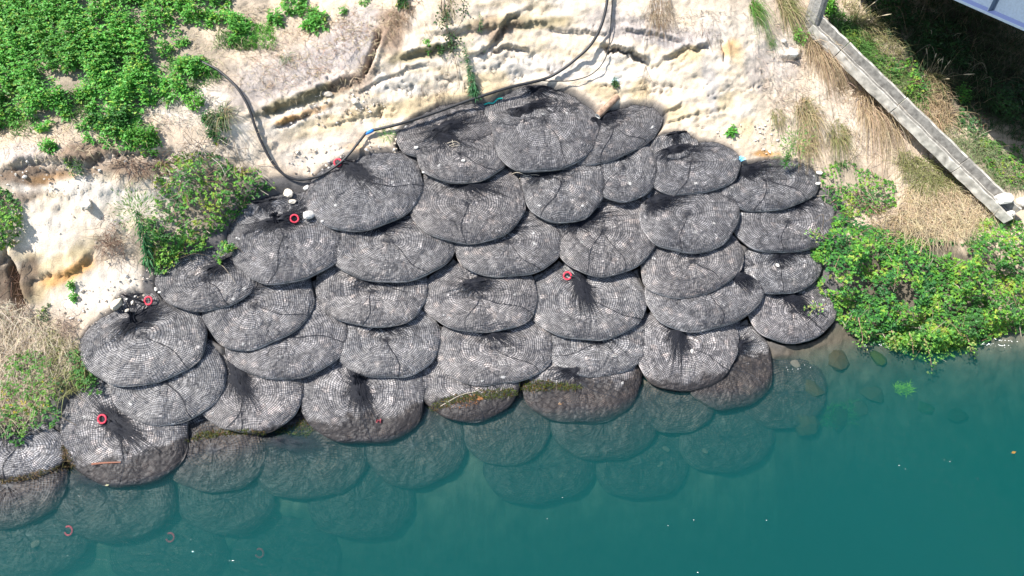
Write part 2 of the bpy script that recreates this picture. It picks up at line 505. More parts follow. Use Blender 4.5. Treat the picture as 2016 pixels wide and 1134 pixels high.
# ================================================================ the bank (earth, cliff and river bed in one sheet)
xs = np.concatenate([np.arange(-20, -11.5, 0.4), np.arange(-11.5, 11.5, 0.034), np.arange(11.5, 20.01, 0.4)])
ys = np.concatenate([np.arange(-10, -7, 0.3), np.arange(-7, -1.5, 0.09), np.arange(-1.5, 2.2, 0.045), np.arange(2.2, 7.2, 0.023), np.arange(7.2, 8.6, 0.05), np.arange(8.6, 22.01, 0.35)])
TX, TY = np.meshgrid(xs, ys)
TZ = S(TX, TY)
TN = Sn(TX, TY, 0.12)
P = np.stack([TX, TY, TZ], -1)
TU, TV = project(P)
slope = 1 - TN[..., 2]
inbag = np.zeros(TX.shape)
for b in BAGS:
    inbag = np.maximum(inbag, 1 - smooth(0.80 if not b[7].get('sub') else 0.7, 1.10 if not b[7].get('sub') else 1.0, ell_rho(TU, TV, b)))
cliff = smooth(0.24, 0.42, slope)
under = TZ < 0.0
# relief: broken strata on the cliff, crumbly earth elsewhere
q = P * np.array([0.9, 1.4, 2.6])
strata = fbm(q, 5, 11)
lump = fbm(P * 2.2, 5, 23)
ridg = 1 - np.abs(fbm(P * np.array([1.6, 2.2, 3.2]), 4, 31)) * 2
blocks = np.abs(fbm(P * np.array([3.0, 3.6, 5.0]), 3, 41))
disp = lump * 0.06 + fbm(P * 8, 3, 5) * 0.02
disp += cliff * (strata * 0.085 + (ridg - 0.5) * 0.03)
disp += 0.020 * fbm(P * 17, 3, 77, .7)
disp += cliff * 0.022 * (0.5 - np.abs(fbm(P * np.array([4.5, 5.5, 8.0]), 4, 88, .6)) * 2)
fine_cr = np.abs(fbm(P * np.array([1.1, 1.4, 2.8]) + 7.3, 4, 91, .6))
disp -= cliff * 0.09 * np.exp(-(fine_cr / 0.018) ** 2) * smooth(-.1, .3, fbm(P * 0.8, 2, 92))
disp = np.where(under, disp * 1.2, disp)

def poly_dist(U, V, pts):
    """distance to a polyline in the photograph and which side (above it: positive)"""
    best = np.full(U.shape, 1e9); side = np.zeros(U.shape); along = np.zeros(U.shape)
    n = len(pts) - 1
    for i in range(n):
        (ax, ay), (bx, by) = pts[i], pts[i + 1]
        dx, dy = bx - ax, by - ay
        L2 = dx * dx + dy * dy
        t = np.clip(((U - ax) * dx + (V - ay) * dy) / L2, 0, 1)
        ex, ey = U - ax - t * dx, V - ay - t * dy
        d = np.hypot(ex, ey)
        s = (dx * ey - dy * ex)
        m = d < best
        best = np.where(m, d, best); side = np.where(m, np.where(s < 0, 1.0, -1.0), side)
        along = np.where(m, (i + t) / n, along)
    return best, side, along

# crevices and undercut lips: points, width (px), depth (m), lip (m)
CRACKS = [
 ([(748,62),(738,92),(728,118),(716,148)], 8, .42, .10),
 ([(690,190),(715,180),(745,160),(772,150),(805,135),(850,127)], 4, .14, .06),
 ([(930,112),(962,98),(984,72),(1002,38),(1030,20)], 7, .25, .12),
 ([(968,100),(990,95),(1012,96),(1040,102)], 5, .30, .10),
 ([(1185,98),(1215,98),(1240,105),(1258,114),(1276,124)], 7, .45, .12),
 ([(1300,122),(1350,98),(1372,96),(1400,88)], 6, .22, .12),
 ([(1420,75),(1428,100),(1427,128)], 5, .18, .05),
 ([(540,252),(565,240),(590,232),(610,222)], 6, .25, .10),
 ([(505,228),(560,212),(610,190),(660,172),(700,160)], 10, .16, .16),
 ([(780,115),(820,108),(865,98),(900,90)], 8, .14, .12),
 ([(850,70),(930,62),(1010,52),(1090,48)], 7, .10, .10),
 ([(0,342),(60,322),(120,318),(175,322),(215,308)], 9, .18, .12),
 ([(215,305),(260,300),(300,306),(345,300)], 8, .25, .08),
 ([(35,400),(80,380),(120,392),(190,372)], 5, .08, .05),
 ([(0,500),(20,520),(32,560),(38,610)], 14, .50, .12),
 ([(55,560),(90,545),(130,545),(170,520),(185,495)], 7, .12, .08),
 ([(1658,158),(1676,164),(1698,172)], 17, .75, .10),
 ([(1832,306),(1856,324),(1884,344)], 10, .50, .05),
 ([(1540,112),(1562,118),(1580,108)], 6, .22, .10),
 ([(1300,222),(1330,215),(1345,205)], 5, .12, .06),
 ([(1310,245),(1350,232),(1380,220)], 4, .10, .05),
 ([(640,250),(700,235),(760,225)], 4, .08, .05),
 ([(745,215),(750,225),(756,215)], 4, .12, .04),
 ([(1600,20),(1640,40)], 5, .05, .03),
 ([(1070,60),(1130,62),(1200,70)], 6, .10, .08),
 ([(1220,60),(1290,70),(1350,85)], 6, .12, .10),
]
for pts, w, dep, lip in CRACKS:
    wob = fbm(np.stack([TU / 11, TV / 11, np.zeros_like(TU)], -1), 4, 63, .7) * w * 1.6
    w = w * 0.62
    d, s, al = poly_dist(TU, TV + wob, pts)
    sd = d * s
    ends = smooth(0.0, 0.12, al) * (1 - smooth(0.88, 1.0, al))
    ends = np.maximum(ends, 0.25) * (d < 120)
    disp -= ends * dep * (0.6 if dep < .4 else 1.0) * np.exp(-(sd / w) ** 2)
    disp += ends * lip * 0.9 * np.exp(-((sd - 2.0 * w) / (1.6 * w)) ** 2)
disp = disp * (1 - inbag)
# flow lines down the slope
P2 = P + TN * disp[..., None]
P2[..., 2] -= 0.55 * inbag

# ---- earth colours place by place, with bramble and bridge shade darkened in
Cc = np.zeros(TX.shape + (3,))
def lin(r, g, b):
    f = lambda c: ((c / 255 + 0.055) / 1.055) ** 2.4 if c > 10 else c / 255 / 12.92
    return np.array([f(r), f(g), f(b)])
PALE = np.array([0.57, 0.48, 0.375]); WHITE = np.array([0.64, 0.57, 0.485]); STRAW = np.array([0.50, 0.40, 0.30])
LILAC = np.array([0.37, 0.33, 0.31]); OLIVE = np.array([0.26, 0.215, 0.12]); BROWN = np.array([0.13, 0.09, 0.062])
ORANGE = np.array([0.50, 0.27, 0.095]); SAND = np.array([0.50, 0.39, 0.235]); GREY = np.array([0.30, 0.28, 0.27])
BED = np.array([0.11, 0.11, 0.085]); MUD_AND_SHADE = np.array([0.10, 0.085, 0.065])  # mud tone, also used to darken ground where shade falls
matcol = np.zeros(TX.shape)
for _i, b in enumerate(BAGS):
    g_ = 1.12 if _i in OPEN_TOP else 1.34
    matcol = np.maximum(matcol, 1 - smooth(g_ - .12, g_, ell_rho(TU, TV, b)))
n1 = fbm(P * 1.3, 4, 101); n2 = fbm(P * 4.0, 4, 102); n3 = fbm(P * np.array([2, 2, 9.0]), 4, 103)
Cc[:] = STRAW
Cc += (PALE - Cc) * (cliff * 0.95)[..., None]
Cc += (WHITE - Cc) * (cliff * smooth(-0.1, 0.4, n1))[..., None]
Cc += (SAND - Cc) * (cliff * smooth(0.05, 0.35, n3) * 0.45)[..., None]
PAINT = [
 (560,150,150,70,-15,LILAC,.75),(700,80,90,60,-60,LILAC,.85),(640,110,90,50,-40,LILAC,.6),(380,215,80,35,-10,WHITE,.6),
 (770,60,38,60,20,BROWN*2.2,.85),(600,195,110,16,-18,OLIVE,.9),(680,165,50,16,-30,BROWN*1.8,.8),
 (830,105,75,13,-12,OLIVE,.85),(720,150,26,40,20,BROWN*1.7,.7),(1030,45,130,14,-2,OLIVE,.75),(990,62,40,12,-30,BROWN*1.6,.8),
 (950,55,40,20,-35,BROWN*2.4,.5),(840,205,150,24,-10,SAND,.85),(640,245,90,20,-15,SAND,.7),(600,225,70,9,-20,ORANGE,.7),(560,238,25,10,-20,ORANGE,.8),
 (960,160,60,25,-8,SAND,.8),(1190,180,45,22,10,SAND*.9,.8),(1090,135,40,20,10,GREY*1.4,.6),(1260,175,22,22,0,SAND,.8),(1065,140,20,10,0,SAND,.6),
 (1340,85,70,16,5,GREY,.8),(1300,70,90,22,8,LILAC,.8),(1210,45,80,35,5,LILAC,.75),(1390,75,45,35,0,LILAC,.6),(1360,105,40,14,-10,SAND,.9),(1440,95,25,22,0,ORANGE*1.2,.7),(1450,110,20,22,0,SAND,.6),
 (1400,170,18,55,-5,GREY*1.2,.75),(1330,225,60,20,-8,SAND*.9,.8),(1430,200,22,24,0,SAND,.7),(1470,255,16,35,15,SAND,.7),(1460,290,30,25,0,STRAW,.7),(1505,303,36,8,0,ORANGE*.9,.9),
 (1495,130,28,55,5,LILAC,.6),(1545,130,40,60,0,LILAC*1.3,.5),(1210,158,14,9,0,np.array([.30,.47,.58]),.75),
 (110,440,110,60,10,np.array([.62,.52,.40]),.6),(70,345,95,26,-6,BROWN*1.35,.92),(170,300,90,24,-5,BROWN*1.5,.85),(270,330,80,28,0,BROWN*1.5,.75),(30,390,60,20,-10,BROWN*1.6,.7),(200,330,40,20,0,BROWN*1.8,.6),
 (110,350,80,13,-8,ORANGE*.75,.5),(120,545,75,17,-22,ORANGE,.9),(155,525,35,14,-40,ORANGE,.8),(60,575,40,25,0,SAND*.8,.9),(110,520,60,20,-20,SAND*.9,.8),(170,480,40,20,-40,OLIVE,.7),
 (60,505,30,14,0,OLIVE,.5),(140,430,90,45,0,PALE*1.08,.7),(90,450,60,40,0,WHITE,.7),(200,570,100,40,-20,WHITE,.7),(60,540,18,50,8,BROWN,.85),(12,560,30,50,0,BROWN*.9,.9),
 (630,300,90,35,-10,WHITE*.95,.6),(640,340,60,20,-10,STRAW*1.1,.6),(700,290,30,10,0,ORANGE*.9,.4),
 (330,210,60,30,0,WHITE,.5),(400,190,60,25,-5,WHITE,.6),(100,260,110,30,-5,STRAW*.95,.6),(50,300,80,20,-5,LILAC*1.3,.6),
 (1680,230,120,70,20,WHITE*.92,.5),(1600,190,80,60,30,PALE,.6),(1540,100,30,60,10,WHITE,.5),(1480,60,40,60,0,WHITE,.4),
 (250,60,330,190,-10,MUD_AND_SHADE*2.2,.75),(560,60,90,50,-20,STRAW*.9,.6),(420,60,30,50,-35,STRAW,.8),
 (1800,565,240,140,0,MUD_AND_SHADE*1.0,.97),(1670,620,90,70,0,MUD_AND_SHADE*1.2,.95),(1690,370,90,55,10,MUD_AND_SHADE*2,.6),(420,390,140,80,-10,MUD_AND_SHADE*1.5,.8),(310,480,60,60,0,MUD_AND_SHADE*1.6,.7),(60,720,120,110,0,MUD_AND_SHADE*2.6,.7),  # ground darkened below the brambles, imitating the shade in their gaps
 (1900,130,190,120,30,MUD_AND_SHADE*.5,.97),(1800,330,140,50,35,STRAW*.8,.6),(1950,330,60,90,30,MUD_AND_SHADE*1.5,.7),  # bridge shade deepened by a near-black ground colour
]
for (pu, pv, ru, rv, rot, cc, st) in PAINT:
    wob = 0.38 * n2 + 0.25 * n1
    d = ell_rho(TU, TV, (pu, pv, ru, rv, rot)) + wob
    m = (1 - smooth(0.55, 1.15, d)) * st
    Cc += (np.asarray(cc) - Cc) * m[..., None]
# damp dark mud between the bags and brown stain at the waterline, dull river bed below
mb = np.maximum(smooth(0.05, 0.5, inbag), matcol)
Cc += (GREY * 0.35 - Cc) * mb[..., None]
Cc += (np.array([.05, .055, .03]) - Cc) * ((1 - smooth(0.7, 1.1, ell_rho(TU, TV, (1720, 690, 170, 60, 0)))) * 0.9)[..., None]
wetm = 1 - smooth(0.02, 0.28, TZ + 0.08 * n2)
Cc += (MUD_AND_SHADE - Cc) * (wetm * 0.85)[..., None]
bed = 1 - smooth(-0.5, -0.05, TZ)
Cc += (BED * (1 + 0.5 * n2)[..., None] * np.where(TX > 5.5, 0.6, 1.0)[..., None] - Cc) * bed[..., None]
Cc *= (1 + 0.16 * n2 + 0.10 * n3 * cliff)[..., None]
Cc = np.clip(Cc, 0.01, 0.74)
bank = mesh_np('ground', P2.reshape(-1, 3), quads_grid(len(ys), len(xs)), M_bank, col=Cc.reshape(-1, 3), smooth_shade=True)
tag(bank, 'pale cut river bank with cracked tuff cliff and soil slope', kind='structure')

# ================================================================ river
wm = bpy.data.materials.new('river_water'); wm.use_nodes = True
N_, L_ = wm.node_tree.nodes, wm.node_tree.links
N_.remove(N_['Principled BSDF'])
lw = N_.new('ShaderNodeLayerWeight'); lw.inputs['Blend'].default_value = 0.5
pw = N_.new('ShaderNodeMath'); pw.operation = 'POWER'; pw.inputs[1].default_value = 5.0
fr = N_.new('ShaderNodeMath'); fr.operation = 'MULTIPLY_ADD'; fr.inputs[1].default_value = 0.97; fr.inputs[2].default_value = 0.021
L_.new(lw.outputs['Facing'], pw.inputs[0]); L_.new(pw.outputs[0], fr.inputs[0])
gl = N_.new('ShaderNodeBsdfGlossy'); gl.inputs['Roughness'].default_value = 0.04
tp = N_.new('ShaderNodeBsdfTransparent')
mx = N_.new('ShaderNodeMixShader')
gp = N_.new('ShaderNodeNewGeometry')
mp = N_.new('ShaderNodeMapping'); mp.inputs['Scale'].default_value = (1.0, 2.2, 1.0); mp.inputs['Rotation'].default_value = (0, 0, 0.35)
L_.new(gp.outputs['Position'], mp.inputs['Vector'])
wn1 = N_.new('ShaderNodeTexNoise'); wn1.inputs['Scale'].default_value = 3.0; wn1.inputs['Detail'].default_value = 6; wn1.inputs['Distortion'].default_value = 0.8
L_.new(mp.outputs[0], wn1.inputs['Vector'])
bp = N_.new('ShaderNodeBump'); bp.inputs['Strength'].default_value = 0.42; bp.inputs['Distance'].default_value = 0.05
L_.new(wn1.outputs['Fac'], bp.inputs['Height'])
L_.new(bp.outputs[0], lw.inputs['Normal']); L_.new(bp.outputs[0], gl.inputs['Normal'])
L_.new(fr.outputs[0], mx.inputs[0]); L_.new(tp.outputs[0], mx.inputs[1]); L_.new(gl.outputs[0], mx.inputs[2])
L_.new(mx.outputs[0], N_['Material Output'].inputs['Surface'])
vs = N_.new('ShaderNodeVolumeScatter'); vs.inputs['Color'].default_value = (0.06, 0.62, 0.62, 1); vs.inputs['Density'].default_value = 0.37
va = N_.new('ShaderNodeVolumeAbsorption'); va.inputs['Color'].default_value = (0.05, 0.44, 0.39, 1); va.inputs['Density'].default_value = 1.15
av = N_.new('ShaderNodeAddShader')
L_.new(vs.outputs[0], av.inputs[0]); L_.new(va.outputs[0], av.inputs[1])
L_.new(av.outputs[0], N_['Material Output'].inputs['Volume'])
bx = np.array([(x, y, z) for z in (-6.0, 0.0) for y in (-14.0, 9.0) for x in (-24.0, 24.0)])
water = mesh_np('river_water', bx, [(0, 2, 3, 1), (4, 5, 7, 6), (0, 1, 5, 4), (2, 6, 7, 3), (0, 4, 6, 2), (1, 3, 7, 5)], wm)
tag(water, 'deep green turquoise river water', kind='structure')

# ================================================================ rock bags
ROCK_MESH = []
def rock_mesh(name, seed, mat, col):
    import bmesh
    bm = bmesh.new(); bmesh.ops.create_icosphere(bm, subdivisions=2, radius=1.0)
    co = np.array([v.co[:] for v in bm.verts])
    f = np.array([[v.index for v in fa.verts] for fa in bm.faces]); bm.free()
    r = 1 + 0.42 * fbm(co * 1.3 + seed * 7.1, 4, seed)
    co = co * r[:, None] * np.array([1.0, 0.78, 0.6])
    # flatten a few sides, as broken stone is
    rr = np.random.default_rng(seed)
    for k in range(6):
        n = unit(rr.normal(size=3)); lim = 0.62 + 0.12 * rr.random()
        dd = co @ n
        co = co - np.maximum(dd - lim * 0.98, 0)[:, None] * n * 0.8
    me = bpy.data.meshes.new(name)
    me.from_pydata(co.tolist(), [], f.tolist())
    at = me.attributes.new('Col', 'FLOAT_COLOR', 'POINT')
    c4 = np.ones((len(co), 4), np.float32); c4[:, :3] = col
    at.data.foreach_set('color', c4.ravel())
    me.materials.append(mat)
    return me
for k in range(6):
    g = [0.34, 0.30, 0.40, 0.27, 0.32, 0.44][k]
    ROCK_MESH.append(rock_mesh('stone', 50 + k, M_pale, (g, g * 0.97, g * 0.93)))

PCS = [hit(np.array([b[0]]), np.array([b[1]]), b[7].get('lift', 0.0) + 0.02)[0] for b in BAGS]
NRM = []
for _p in PCS:
    _n = Sn(np.array([_p[0]]), np.array([_p[1]]), 0.6)[0]
    NRM.append(unit(_n * 0.60 + np.array([0, 0, 0.40])))
def make_bag(idx, spec):
    cx, cy, a, hb, rot, gx, gy, op = spec
    r_ = np.random.default_rng(1000 + idx)
    sub = op.get('sub', 0)
    lift = op.get('lift', 0.0)
    Pc = hit(np.array([cx]), np.array([cy]), lift + 0.02)[0]
    nS = Sn(np.array([Pc[0]]), np.array([Pc[1]]), 0.6)[0]
    n = unit(nS * 0.60 + np.array([0, 0, 0.40]))
    e1 = unit(np.cross(np.array([0, 1.0, 0]), n)); e1 = e1 if e1[0] > 0 else -e1
    e2 = np.cross(n, e1)
    def plane(u, v):
        d = rays(u, v)
        t = ((Pc - CAM) @ n) / (d @ n)
        q = CAM + d * t[..., None] - Pc
        return np.stack([q @ e1, q @ e2], -1)
    rt = math.radians(rot)
    def outline(phi):
        wv = 1 + 0.018 * np.sin(3 * phi + idx) + 0.014 * np.sin(5 * phi + 2.3 * idx) + 0.010 * np.sin(9 * phi + 1.1 * idx)
        cp, sp_ = np.cos(phi), np.sin(phi)
        wv = wv * (np.abs(cp) ** 2.2 + np.abs(sp_) ** 2.2) ** (-1 / 2.2)
        X = a * wv * cp; Y = hb * wv * sp_
        return plane(cx + X * math.cos(rt) - Y * math.sin(rt), cy + X * math.sin(rt) + Y * math.cos(rt))
    G = plane(np.array([op['c0'][0]]), np.array([op['c0'][1]]))[0]      # middle of the net's hoops
    NK = plane(np.array([gx * 1.0]), np.array([gy * 1.0]))[0]           # the drawn-in neck
    rg = float(ell_rho(np.array(gx * 1.0), np.array(gy * 1.0), spec))
    if rg > 0.80:
        Cc0 = plane(np.array([cx * 1.0]), np.array([cy * 1.0]))[0]
        NK = Cc0 + (NK - Cc0) * (0.80 / rg)
    fa = math.radians(op.get('fang', r_.uniform(-30, 30)))
    q2 = plane(np.array([gx * 1.0, gx + 30 * math.cos(fa)]), np.array([gy * 1.0, gy + 30 * math.sin(fa)]))
    ND = unit(q2[1] - q2[0]); NP = np.array([-ND[1], ND[0]])
    size_hint = math.sqrt(a * hb) / 93.0
    has_neck = not sub or bool(op.get('fold'))
    neck_k = (1.0 if op.get('fold') else 0.6) * min(1.0, size_hint / 0.8)
    # affine frame of the outline, to know how near the rim a point is
    O4 = outline(np.arange(0, 2 * math.pi, math.pi / 8))
    ctr = O4.mean(0)
    A = np.stack([outline(np.array([0.0]))[0] - outline(np.array([math.pi]))[0], outline(np.array([math.pi / 2]))[0] - outline(np.array([-math.pi / 2]))[0]], -1) / 2
    Ai = np.linalg.inv(A)
    size = math.sqrt(abs(np.linalg.det(A)))
    T = min(0.125, 0.115 * size) * op.get('T', 1.0)
    # stones: jittered points
    sp = 0.105
    gxs = np.arange(-1.7, 1.7, sp)
    sx, sy = np.meshgrid(gxs, gxs)
    st = np.stack([sx.ravel(), sy.ravel()], -1) + r_.uniform(-0.5, 0.5, (sx.size, 2)) * sp * 1.1
    st = st[np.linalg.norm((st - ctr) @ Ai.T, axis=1) < 1.15]
    st_h = r_.uniform(-0.5, 1.0, len(st)); st_t = r_.uniform(0.0, 1.0, len(st))
    fold_n = r_.uniform(0, 50)
    def surf(s, phi, stones=0.0):
        """a point of the bag: s runs from the middle of the hoops (0) to the rim (1), phi round it"""
        O = outline(phi)
        return surf_p(G + (O - G) * s[..., None], s, stones)
    def surf_p(p, s=None, stones=0.0):
        qq = np.abs((p - ctr) @ Ai.T)
        rho = np.minimum((qq ** 2.2).sum(-1) ** (1 / 2.2), 1.0)
        rho = np.minimum(rho, 0.97) if s is None else np.maximum(rho, s ** 3)
        h = T * np.sqrt(np.maximum(1 - rho ** 4.5, 0))
        dG = np.linalg.norm(p - G, axis=-1)
        inner = smooth(1.0, 0.8, rho)
        q3 = np.concatenate([p * 1.5, np.full(p.shape[:-1] + (1,), fold_n)], -1)
        h = h + inner * (0.060 * fbm(q3, 3, idx) + 0.025 * fbm(q3 * 3.1, 2, idx + 3))
        if has_neck:
            r2 = p - NK
            al_, pe_ = r2 @ ND, r2 @ NP
            h = h + inner * (0.085 * np.exp(-(pe_ / 0.10) ** 2 - (al_ / 0.42) ** 2) - 0.05 * np.exp(-((np.abs(pe_) - 0.22) / 0.12) ** 2 - (al_ / 0.5) ** 2)
                             - 0.05 * np.exp(-(al_ ** 2 + pe_ ** 2) / 0.01))
        W = Pc + p[..., 0:1] * e1 + p[..., 1:2] * e2 + h[..., None] * n
        tone = None
        if stones:
            D = np.linalg.norm(p[..., None, :] - st, axis=-1)
            o2 = np.argpartition(D, 1, axis=-1)[..., :2]
            d2 = np.take_along_axis(D, o2, -1)
            sw = d2[..., 0] > d2[..., 1]
            f1 = np.where(sw, d2[..., 1], d2[..., 0]); f2 = np.where(sw, d2[..., 0], d2[..., 1])
            i1 = np.where(sw, o2[..., 1], o2[..., 0])
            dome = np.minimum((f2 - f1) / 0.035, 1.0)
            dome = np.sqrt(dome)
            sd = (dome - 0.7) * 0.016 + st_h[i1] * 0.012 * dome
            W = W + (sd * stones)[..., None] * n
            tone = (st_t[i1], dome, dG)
        return W, tone
    # rim length and rings
    per = np.linalg.norm(np.diff(outline(np.linspace(0, 2 * math.pi, 60)), axis=0), axis=1).sum()
    nphi = int(per / (0.055 if not sub else 0.075)); nring = 30 if not sub else 22
    t = np.linspace(0, 1, nring)
    sring = 0.45 * t + 0.55 * np.sin(t * math.pi / 2)
    sring[0] = 0.004
    phis = np.linspace(0, 2 * math.pi, nphi, endpoint=False)
    SS, PP = np.meshgrid(sring, phis, indexing='ij')
    PP = PP + (np.arange(nring) % 2 * math.pi / nphi)[:, None]
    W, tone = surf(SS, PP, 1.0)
    low = []
    for k, (sc, dz) in enumerate([(0.995, -0.05), (0.97, -0.12), (0.90, -0.19), (0.70, -0.24)]):
        O = ctr + (outline(phis) - ctr) * sc
        o3 = Pc + O[:, 0:1] * e1 + O[:, 1:2] * e2 + n * dz * (T / 0.16)
        low.append(o3 + n * 0.012 * fbm(o3 * 9, 2, 3)[:, None])
    allW = np.concatenate([W.reshape(-1, 3)] + low)
    tone_v, dome, dG = tone
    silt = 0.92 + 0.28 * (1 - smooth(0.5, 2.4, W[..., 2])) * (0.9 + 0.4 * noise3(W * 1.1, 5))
    g = (0.265 + 0.14 * tone_v + 0.08 * (tone_v > 0.9)) * (0.46 + 0.54 * dome) * silt  # stone gaps darkened in the colour, imitating crevice shade
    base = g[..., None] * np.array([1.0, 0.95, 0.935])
    warm = smooth(0.86, 1.0, tone_v)[..., None]
    base = base * (1 + warm * np.array([0.10, 0.02, -0.04]))
    tint_ = r_.uniform(-1, 1)
    base = base * (1 + tint_ * np.array([0.05, 0.045, 0.03]) + r_.uniform(-1, 1) * np.array([0.03, 0.0, -0.02]))
    base = base * (1 + 0.14 * fbm(W * 1.7, 3, 17))[..., None]
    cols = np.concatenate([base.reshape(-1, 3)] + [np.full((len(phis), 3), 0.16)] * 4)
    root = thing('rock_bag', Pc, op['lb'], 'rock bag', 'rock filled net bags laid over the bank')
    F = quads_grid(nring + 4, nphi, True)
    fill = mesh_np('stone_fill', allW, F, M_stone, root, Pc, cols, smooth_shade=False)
    tag(fill, kind='stuff')
    # ---- the net: hoops round the neck and strands running out of it
    soup = Soup()
    lift_n = 0.012
    nh = int(round(size / (0.037 if not sub else 0.050)))
    tt = (np.arange(nh) + 0.22) / (nh - 0.5)
    hs = 0.55 * tt + 0.45 * np.sin(tt * math.pi / 2)
    m = int(per / (0.046 if not sub else 0.060))
    ph = np.linspace(0, 2 * math.pi, m, endpoint=False)
    HS, HP = np.meshgrid(hs, ph, indexing='ij')
    wob = noise3(np.stack([np.cos(HP) * HS * 3, np.sin(HP) * HS * 3, np.full_like(HS, idx * 3.1)], -1), 9)
    wob2 = noise3(np.stack([np.cos(HP) * HS * 9, np.sin(HP) * HS * 9, np.full_like(HS, idx * 1.7)], -1), 10)
    HS2 = np.clip(HS + (0.045 * wob + 0.020 * wob2) * (1 - HS) ** 0.4 * np.clip(HS * 5, 0, 1), 0.01, 0.999)
    HP2 = HP + (0.05 * wob2 + 0.09 * wob) * (1 - 0.6 * HS)
    NW, ntone = surf(HS2, HP2, 1.0)
    NW = NW + n * lift_n
    radial = unit(np.gradient(NW, axis=0))
    wdt = 0.0050 if not sub else 0.0060
    # what lies under the bag above needs no net
    nu, nv = project(NW)
    hid = np.zeros(NW.shape[:2], bool)
    for k2, b2 in enumerate(BAGS):
        if k2 != idx and PCS[k2][2] > Pc[2] + 0.12:
            n2_ = NRM[k2]; rel = NW - CAM
            t2 = ((PCS[k2] - CAM) @ n2_) / (rel @ n2_)
            hid |= (ell_rho(nu, nv, b2) < 0.80) & (t2 < 0.994)
    show = ~hid
    i = np.arange(nh)[:, None]; j = np.arange(m)[None]; jn = (j + 1) % m
    def vid(i, j, k): return (i * m + j) * 2 + k
    # hoops
    V = np.stack([NW - radial * wdt, NW + radial * wdt], 2).reshape(-1, 3)
    kk = (show & np.roll(show, -1, 1)).reshape(-1)
    soup.add(V, np.stack([vid(i, j, 0), vid(i, jn, 0), vid(i, jn, 1), vid(i, j, 1)], -1).reshape(-1, 4)[kk])
    # strands: some stop on the way in, where they crowd together
    tang = unit(np.roll(NW, -1, 1) - np.roll(NW, 1, 1))
    NS = NW + n * 0.003
    V = np.stack([NS - tang * wdt * 0.8, NS + tang * wdt * 0.8], 2).reshape(-1, 3)
    i = np.arange(nh - 1)[:, None]
    keep = (HS[:-1] > 0.50) | (np.arange(m)[None] % 2 == 0)
    keep = keep & ((HS[:-1] > 0.22) | (np.arange(m)[None] % 4 == 0))
    kk = (keep & show[:-1] & show[1:]).reshape(-1)
    soup.add(V, np.stack([vid(i, j, 0), vid(i + 1, j, 0), vid(i + 1, j, 1), vid(i, j, 1)], -1).reshape(-1, 4)[kk])
    net = soup.build('net', M_net, root, Pc)
    tag(net, kind='stuff')
    # ---- seam cords from neck to rim
    seams = op.get('seams')
    if seams is None and not sub:
        seams = tuple(r_.uniform(20, 160, 1 if idx % 4 else 2))
    for sa in (seams or ()):
        s1 = np.linspace(0.02, 1.0, 26)
        W1, _ = surf(s1, np.full(26, math.radians(sa)) + 0.10 * np.sin(s1 * 5 + sa), 0.5)
        V, F = tube(W1 + n * 0.012, 0.0085, 5)
        sp_ = Soup(); sp_.add(V, F); sp_.build('seam_cord', M_net, root, Pc)
    NKW = surf_p(NK[None])[0][0]
    # ---- gathered neck: black net drawn together along a crease, thinning out to the sides
    if has_neck:
        k1, k2 = 15, 26
        la = np.linspace(-0.20, 0.30, k2); pe = np.linspace(-1, 1, k1)
        LA, PE = np.meshgrid(la, pe, indexing='ij')
        wid = 0.085 * neck_k * np.sqrt(np.clip(1 - ((LA - 0.05) / 0.252) ** 2, 0, 1)) * (1 + 0.35 * np.sin(LA * 23 + idx))
        pp = NK + ND * LA[..., None] + NP * (PE * wid)[..., None]
        Wf, _ = surf_p(pp, None, 0.2)
        edge_ = 1 - np.abs(PE) ** 3
        hgt = 0.014 + 0.020 * edge_ + 0.012 * np.cos(PE * 13 + LA * 9) * edge_ - 0.020 * (np.abs(PE) > 0.95)
        Wf = Wf + n * hgt[..., None]
        fo = mesh_np('gathered_neck', Wf.reshape(-1, 3), quads_grid(k2, k1), M_fold, root, Pc)
        sf = Soup()
        NS_ = int(620 * neck_k); tq = np.linspace(0, 1, 7)
        sgn = np.where(r_.random(NS_) < 0.62, 1.0, -1.0)
        Lr = neck_k ** 0.5 * (0.11 + 0.26 * r_.exponential(1.0, NS_)) * np.where(sgn > 0, 1.0, 0.7) * min(1.0, size)
        y0 = r_.normal(0, .050, NS_); y1 = y0 * 2.6 + r_.normal(0, .11, NS_) * (0.4 + Lr)
        x0 = r_.uniform(-.06, .06, NS_)
        pp = NK + ND * (x0[:, None] + sgn[:, None] * Lr[:, None] * tq)[..., None] + NP * (y0[:, None] + (y1 - y0)[:, None] * tq ** 1.3)[..., None]
        qn = np.abs((pp - ctr) @ Ai.T); okr = ((qn ** 2.2).sum(-1) ** (1 / 2.2)).max(1) < 0.95
        pp = pp[okr]
        Wr, _ = surf_p(pp, None, 0.75)
        Wr = Wr + n * (0.019 + 0.012 * (1 - tq))[None, :, None]
        sd_ = unit(np.cross(np.gradient(Wr, axis=1), n)) * (0.0065 * (1 - 0.8 * tq))[None, :, None]
        V = np.stack([Wr - sd_, Wr + sd_], 2).reshape(-1, 3)
        F0 = np.array([(2 * i_, 2 * i_ + 1, 2 * i_ + 3, 2 * i_ + 2) for i_ in range(6)])
        sf.add(V, (np.arange(len(pp))[:, None, None] * 14 + F0[None]).reshape(-1, 4))
        tag(sf.build('drawn_strands', M_fold, fo, Pc), kind='stuff')
